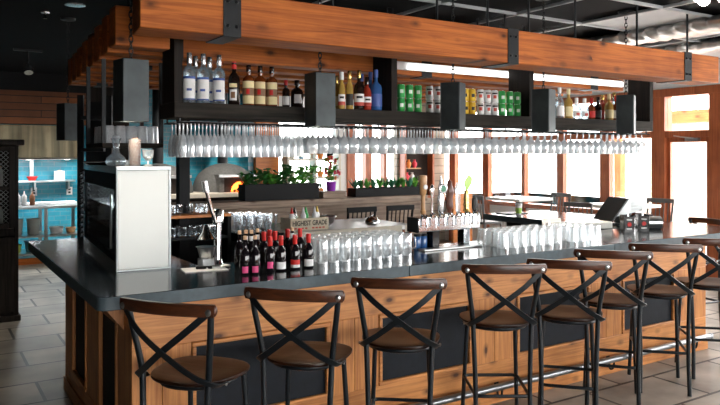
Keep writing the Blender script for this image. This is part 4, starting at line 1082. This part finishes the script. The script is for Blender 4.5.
t = thing('display_niche', 'dark framed niche of red and pink ornaments on beige siding', 'niche', (X_at(408,YW-.02)+.15, YW-.001, 0))
MB().box(-.34,.34,-.03,0,.9,2.3).build('backing', M['soil'], t)
MB().box(-.36,-.32,-.20,-.031,.88,2.32).box(.32,.36,-.20,-.031,.88,2.32).box(-.319,.319,-.20,-.031,2.28,2.32).box(-.319,.319,-.20,-.031,.88,.92).build('frame', M['trim'], t)
for z in (1.2,1.45,1.75,2.0): MB().box(-.318,.05,-.18,-.032,z,z+.02).build('shelf', M['tapwood'], t)
for i, (dx, z, m) in enumerate(((-.24,1.2208,'flower_red'),(-.12,1.2208,'paper'),(-.2,1.4708,'flower_orange'),(-.06,1.4708,'flower_red'),(-.22,1.7708,'paper'),(-.08,1.7708,'gold'))):
    c = thing('ornament_vase', 'small ornament vase in the dark niche, %s counting up from lower left' % ORD[i], 'vase', (t.location.x+dx, YW-.11, z), 0, 'ornaments in the niche')
    lathe_obj('vase', [(.025,0),(.045,.04),(.05,.09),(.02,.13),(.028,.16)], M[m], c, 14)

# ------------------------------------------------------------------ kitchen at the far left
t = thing('dark_hutch', 'tall black wooden hutch with wire mesh doors at far left', 'cabinet', (.30, 8.0, 0))
a = .56
MB().box(-a,-a+.04,0,.5,.06,1.82).box(a-.04,a,0,.5,.06,1.82).box(-a+.041,a-.041,.47,.5,.06,1.82).box(-a+.041,a-.041,0.02,.469,.06,.1).box(-a+.041,a-.041,.0,.469,.88,.96).box(-a+.041,a-.041,.02,.469,1.36,1.385).build('carcass', M['darkv'], t, bevel=.004)
MB().box(-a-.05,a+.05,-.05,.52,1.821,1.88).build('cornice', M['darkv'], t, bevel=.008)
MB().box(-a-.02,a+.02,-.02,.51,0,.0595).build('plinth', M['darkv'], t, bevel=.008)
for s in (-1,1):
    x0, x1 = (-a+.042,-.003) if s < 0 else (.003,a-.042)
    d_ = MB().box(x0,x1,-.02,-.001,.10,.87).box(x0+.05,x1-.05,-.028,-.0205,.17,.80).build('door', M['darkv'], t, bevel=.004); MB().ball((x1-.04 if s < 0 else x0+.04,-.035,.5), .014).build('knob', M['iron'], d_)
    d_ = MB().box(x0,x0+.05,-.02,-.001,.965,1.81).box(x1-.05,x1,-.02,-.001,.965,1.81).box(x0+.051,x1-.051,-.02,-.001,.965,1.015).box(x0+.051,x1-.051,-.02,-.001,1.76,1.81).box(x0+.051,x1-.051,-.02,-.001,1.36,1.40).build('mesh_door', M['darkv'], t, bevel=.004)
    mb = MB(); z0, z1 = 1.016, 1.759; w_ = x1-x0-.102
    n = 22
    for k in range(-8, n):
        for sg in (1,-1):
            pts = []
            zz = z0 + k*.045
            x_a, x_b = 0, w_
            lo = max(0, (z0-zz)); hi = min(w_, z1-zz)
            if hi - lo < .02: continue
            A = (x0+.051+lo, -.01, zz+lo); B = (x0+.051+hi, -.01, zz+hi)
            if sg < 0: A = (x1-.051-lo, -.012, A[2]); B = (x1-.051-hi, -.012, B[2])
            mb.tube([A,B], .0028, 4)
    mb.build('wire_mesh', M['mesh'], d_)
for i in range(5):
    for zz, nm in ((.9608,'lower'),(1.3858,'upper')):
        c = thing('stored_jar', 'pale jar behind the hutch mesh, %s shelf, %s from the left' % (nm, ORD[i]), 'jar', (.30-.42+i*.2, 8.25, zz), 0, 'jars in the hutch')
        lathe_obj('jar_body', [(.05,0),(.06,.02),(.06,.16),(.04,.19)], M['tableware'], c, 14); lathe_obj('lid', [(.045,.191),(.045,.21),(.02,.225)], M['tapwood'], c, 14)
KY = 12.0
struct(MB().box(XL,2.32,KY-.1,KY,2.2,2.72).build('wall_planks', M['plank'], smooth=False))
struct(MB().box(XL,2.32,KY-.1,KY,2.721,ZC).build('wall_bulkhead', M['black'], smooth=False))
struct(MB().box(2.32,2.95,KY-.1,KY+.1,0,ZC).build('wall_pier', M['darkv'], smooth=False))
t = thing('steel_hood', 'wide stainless kitchen hood above the blue tiled wall', 'hood', (0,KY+.12,0))
mb = MB().prism([(0,1.66),(0,2.195),(1.0,2.195),(1.0,1.66)], -.6, 2.28); mb.v = [(z,x,y) for x,y,z in mb.v]; mb.f = [tuple(reversed(f)) for f in mb.f]; mb.build('canopy', M['hoodsteel'], t, smooth=False)
for x in (.7,1.5,2.1): MB().box(x-.02,x+.02,.35,.65,1.64,1.659).build('lamp', M['lampglow'], t)
MB().tube([(-.6,-.01,1.66),(2.28,-.01,1.66)], .015, 8).build('drip_rail', M['steel'], t)
t = thing('prep_counter', 'stainless steel prep counter with shelves in the kitchen', 'counter', (0,KY+.1,0))
MB().box(.55,2.28,0,.75,.86,.90).build('worktop', M['steel'], t, bevel=.004)
for z in (.40,.12): MB().box(.57,2.26,.03,.72,z,z+.03).build('shelf', M['steel'], t, bevel=.003)
for x in (.58,1.68,2.2):
    for y in (.05,.68): MB().box(x,x+.05,y,y+.05,.001,.8595).build('leg', M['steel'], t)
MB().box(.6,2.25,.5,.74,.9005,.93).build('cutting_ledge', M['white'], t)
t = thing('wall_shelf', 'stainless wall shelf on the blue tiles under the hood', 'shelf', (0,13.27,0)); MB().box(.9,2.3,-.28,0,1.25,1.28).build('board', M['steel'], t, bevel=.003)
for x in (1.0,1.66,2.2): MB().box(x-.015,x+.015,-.22,-.001,1.12,1.2495).build('bracket', M['steel'], t)
MB().box(1.60,1.66,-.03,-.001,1.2805,1.66).build('standard', M['steel'], t)
t = thing('paper_stack', 'roll of white paper at right end of the wall shelf', 'paper', (2.06,13.13,1.2808)); MB().lathe([(.09,0),(.09,.16)], 20).build('roll', M['paper'], t); MB().lathe([(.03,.1605),(.03,.175)], 12).build('core', M['tapwood'], t)
tag(MB().lathe([(.05,0),(.09,.07),(.095,.07),(.055,.006)], 18).build('small_bowl', M['red'], None, (1.62,13.1,1.2808)), 'small red bowl on the steel wall shelf', 'bowl')
for i, x in enumerate((1.42,2.0)):
    t = thing('wall_outlet', 'white wall socket on blue tiles, ' + ['left','right'][i] + ' of the two', 'socket', (x+.25,13.299,1.08)); MB().box(-.05,.05,-.008,0,-.07,.07).build('plate', M['paper'], t, bevel=.003); MB().box(-.02,.02,-.010,-.0082,-.045,-.01).box(-.02,.02,-.010,-.0082,.01,.045).build('sockets', M['ink'], t)
for i, (x, m) in enumerate(((1.33,'paper'),(1.42,'paper'),(1.54,'straw'))):
    c = thing('sauce_bottle', ['left white squeeze bottle on the kitchen counter','right white squeeze bottle on the kitchen counter','brown squeeze bottle on the kitchen counter'][i], 'bottle', (x,KY+.45,.9008), 0, 'kitchen squeeze bottles')
    lathe_obj('bottle_body', [(.036,0),(.04,.01),(.04,.15),(.022,.175)], M[m], c, 14); lathe_obj('nozzle', [(.02,.1755),(.014,.19),(.005,.235)], M[m], c, 10)
for i, (x, z, R, hh, m, lab) in enumerate(((1.30,.4308,.10,.25,'tableware','grey storage pot on kitchen counter shelf, leftmost'),(1.55,.4308,.10,.25,'tableware','grey storage pot on kitchen counter shelf, second'),(1.90,.4308,.11,.10,'paper','white bowl on the kitchen counter shelf'),(2.12,.4308,.08,.08,'tapwood','small brown bowl on the kitchen counter shelf'),(1.26,.1508,.12,.12,'limebag','lime tub on the bottom shelf of kitchen counter'),(1.55,.1508,.13,.17,'bluebag','blue tub on the bottom shelf of kitchen counter'))):
    c = thing('kitchen_tub', lab, 'tub', (x,KY+.4,z)); lathe_obj('tub', [(R*.8,0),(R*.85,.005),(R,hh*.95),(R*1.04,hh),(R*.93,hh*.95),(R*.78,.01)], M[m], c, 18)
    MB().tube([(R*1.02*math.cos(k*PI/10), R*1.02*math.sin(k*PI/10), hh) for k in range(20)], .006, 6, True).build('rim', M[m], c)
struct(MB().box(.5,2.32,KY-.02,KY+.02,0.001,.10).build('baseboard_kitchen', M['beam'], smooth=False))

# ------------------------------------------------------------------ ceiling fittings
for i, (px, py, lab) in enumerate(((75,4,'round recessed downlight in the black ceiling, nearest left'),(58,84,'recessed downlight in black ceiling near the planks, right one'),(50,91,'recessed downlight in black ceiling near the planks, left one'))):
    u = (px-360)/F; Z = (ZC-EYE)*F/(155-py); x = u*Z; t = thing('downlight', lab, 'light', (x*CA+Z*SA, -x*SA+Z*CA, ZC-.012), 0, 'recessed ceiling downlights')
    lathe_obj('trim_ring', [(.07,.011),(.085,.008),(.085,0),(.07,.002)], M['silver'], t, 20); lathe_obj('lens', [(.069,.005),(.002,.005)], M['silver'], t, 20)
u = (45-360)/F; Z = (ZC-EYE)*F/(155-12); x = u*Z
t = thing('sprinkler_head', 'small silver sprinkler head on the black ceiling', 'sprinkler', (x*CA+Z*SA, -x*SA+Z*CA, ZC-.06)); lathe_obj('rosette', [(.04,.0595),(.038,.05),(.012,.045)], M['silver'], t, 16); lathe_obj('head', [(.010,.045),(.008,.02),(.02,.0)], M['chrome'], t, 12)
u = (28-360)/F; Z = (ZC-EYE)*F/(155-49); x = u*Z
t = thing('track_spot', 'dark track spotlight with a bright rim at upper left', 'light', (x*CA+Z*SA, -x*SA+Z*CA, ZC)); MB().box(-.16,.16,-.02,.02,-.03,-.001).build('track', M['iron'], t); MB().tube([(0,0,-.031),(0,0,-.16)], .01, 8).build('stem', M['iron'], t)
mb = MB().lathe([(.03,0),(.045,.03),(.05,.13),(.046,.13)], 16); mb.tf(Matrix.Translation((0,0,-.18)) @ Matrix.Rotation(math.radians(150),4,'X')); mb.build('spot_head', M['silver'], t)
t = thing('globe_cluster', 'white globe lamp cluster hanging at the top right corner', 'light', (5.16, 3.12, 2.935))
for i,(dx,dy) in enumerate(((-.10,0),(.04,.05),(.10,-.08))): MB().ball((dx,dy,0), .045, 16, 10).build('globe', M['lampglow'], t)
MB().tube([(0,0,.067),(0,0,ZC-2.935-.002)], .01, 6).box(-.12,.12,-.09,.07,.067,.075).build('stem', M['iron'], t)

# ------------------------------------------------------------------ high tables by the windows
def high_table(x, y, lab):
    t = thing('high_table', lab, 'table', (x,y,0)); MB().box(-.36,.36,-.36,.36,1.03,1.07).build('table_top', M['whitepanel'], t, bevel=.006); MB().box(-.04,.04,-.04,.04,.02,1.029).build('pedestal', M['iron'], t); MB().box(-.25,.25,-.25,.25,0.001,.02).build('foot_plate', M['iron'], t)
high_table(7.75, 7.7, 'pale high table by the windows, farther of two')
high_table(7.85, 5.95, 'pale high table by the windows, nearer of two')
for x, y, d_, lab in ((7.15,7.8,-90,'slat-back high chair left of the farther window table'),(8.35,7.6,90,'slat-back high chair window side of the farther table'),(7.25,6.0,-80,'slat-back high chair left of the nearer window table'),(8.45,5.9,95,'slat-back high chair window side of the nearer table')):
    o = dup(sc0, (x,y,0), math.radians(d_), lab)
    for ch in o.children: ch.data = ch.data.copy(); ch.data.materials[0] = M['chairgrey']

# ------------------------------------------------------------------ light and camera
L = bpy.data.lights.new('cooler_fill','AREA'); L.energy = 8; L.shape = 'RECTANGLE'; L.size = .15; L.size_y = 1.1; o = bpy.data.objects.new('cooler_fill', L); COL.objects.link(o)  # added light inside the cooler to brighten its contents
o.location = (.15, .72, .535); o.parent = bpy.data.objects['display_cooler']
for i, (x, y, lab) in enumerate(((3.35,8.5,'added ceiling downlight over the lit pizza oven'),(2.5,8.5,'added ceiling downlight over the unlit pizza oven'),(3.7,12.2,'added ceiling downlight before the blue tiles right of the ovens'),(3.0,12.2,'added ceiling downlight before the blue tiles left of the ovens'))):  # unseen downlights, added to brighten the ovens and the blue tiles
    t = thing('downlight', lab, 'light', (x, y, ZC-.012), 0, 'added downlights behind the bar')
    lathe_obj('trim_ring', [(.07,.011),(.085,.008),(.085,0),(.07,.002)], M['silver'], t, 20); lathe_obj('lens', [(.069,.005),(.002,.005)], M['lampglow'], t, 20)
    L = bpy.data.lights.new('added_spot','SPOT'); L.energy = 80 if i < 2 else 150; L.color = (1,.93,.84); L.spot_size = math.radians(90); L.shadow_soft_size = .06
    o = bpy.data.objects.new('added_spot', L); COL.objects.link(o); o.parent = t; o.location = (0,0,-.01); o.rotation_euler = (math.radians(18) if i < 2 else 0, 0, 0)
L = bpy.data.lights.new('sun','SUN'); L.energy = 6; L.angle = .05; L.color = (1,.97,.92)
o = bpy.data.objects.new('sun', L); COL.objects.link(o); o.rotation_euler = Vector((.3,.5,-.8)).to_track_quat('-Z','Y').to_euler()
for x in (.7,1.5,2.1):
    L = bpy.data.lights.new('hood_lamp','AREA'); L.energy = 8; L.size = .3; L.color = (.92,.97,1)
    o = bpy.data.objects.new('hood_lamp', L); COL.objects.link(o); o.location = (x, KY+.62, 1.63)
W = bpy.data.worlds.new('daylight'); S.world = W; W.use_nodes = True
bg = W.node_tree.nodes['Background']; bg.inputs[0].default_value = (1,.975,.94,1); bg.inputs[1].default_value = 7.0
def portal(loc, rot, sx, sy):
    L = bpy.data.lights.new('portal','AREA'); L.shape = 'RECTANGLE'; L.size = sx; L.size_y = sy; L.cycles.is_portal = True
    o = bpy.data.objects.new('portal', L); COL.objects.link(o); o.location = loc; o.rotation_euler = rot
portal((XR+.15, (YF+YW)/2, 1.55), (0, PI/2, 0), 2.2, YW-YF)
portal(((-.6+XR)/2, YF-.12, 1.67), (PI/2, 0, 0), XR+.6, 1.85)
portal((6.6, YW+.11, 1.47), (-PI/2, 0, 0), 2.6, 2.06)
cam = bpy.data.cameras.new('camera'); co = bpy.data.objects.new('camera', cam); COL.objects.link(co); S.camera = co
co.location = (0,0,EYE); co.rotation_euler = (PI/2, 0, -AX)
cam.sensor_width = 36; cam.lens = F/720*36; cam.shift_y = -47.5/720; cam.clip_start = .05
vs = S.view_settings; vs.view_transform = 'Standard'; vs.look = 'None'; vs.exposure = .92; vs.gamma = 1; vs.use_curve_mapping = False
S.cycles.transparent_max_bounces = 40; S.cycles.max_bounces = 8; S.cycles.diffuse_bounces = 4; S.cycles.glossy_bounces = 4
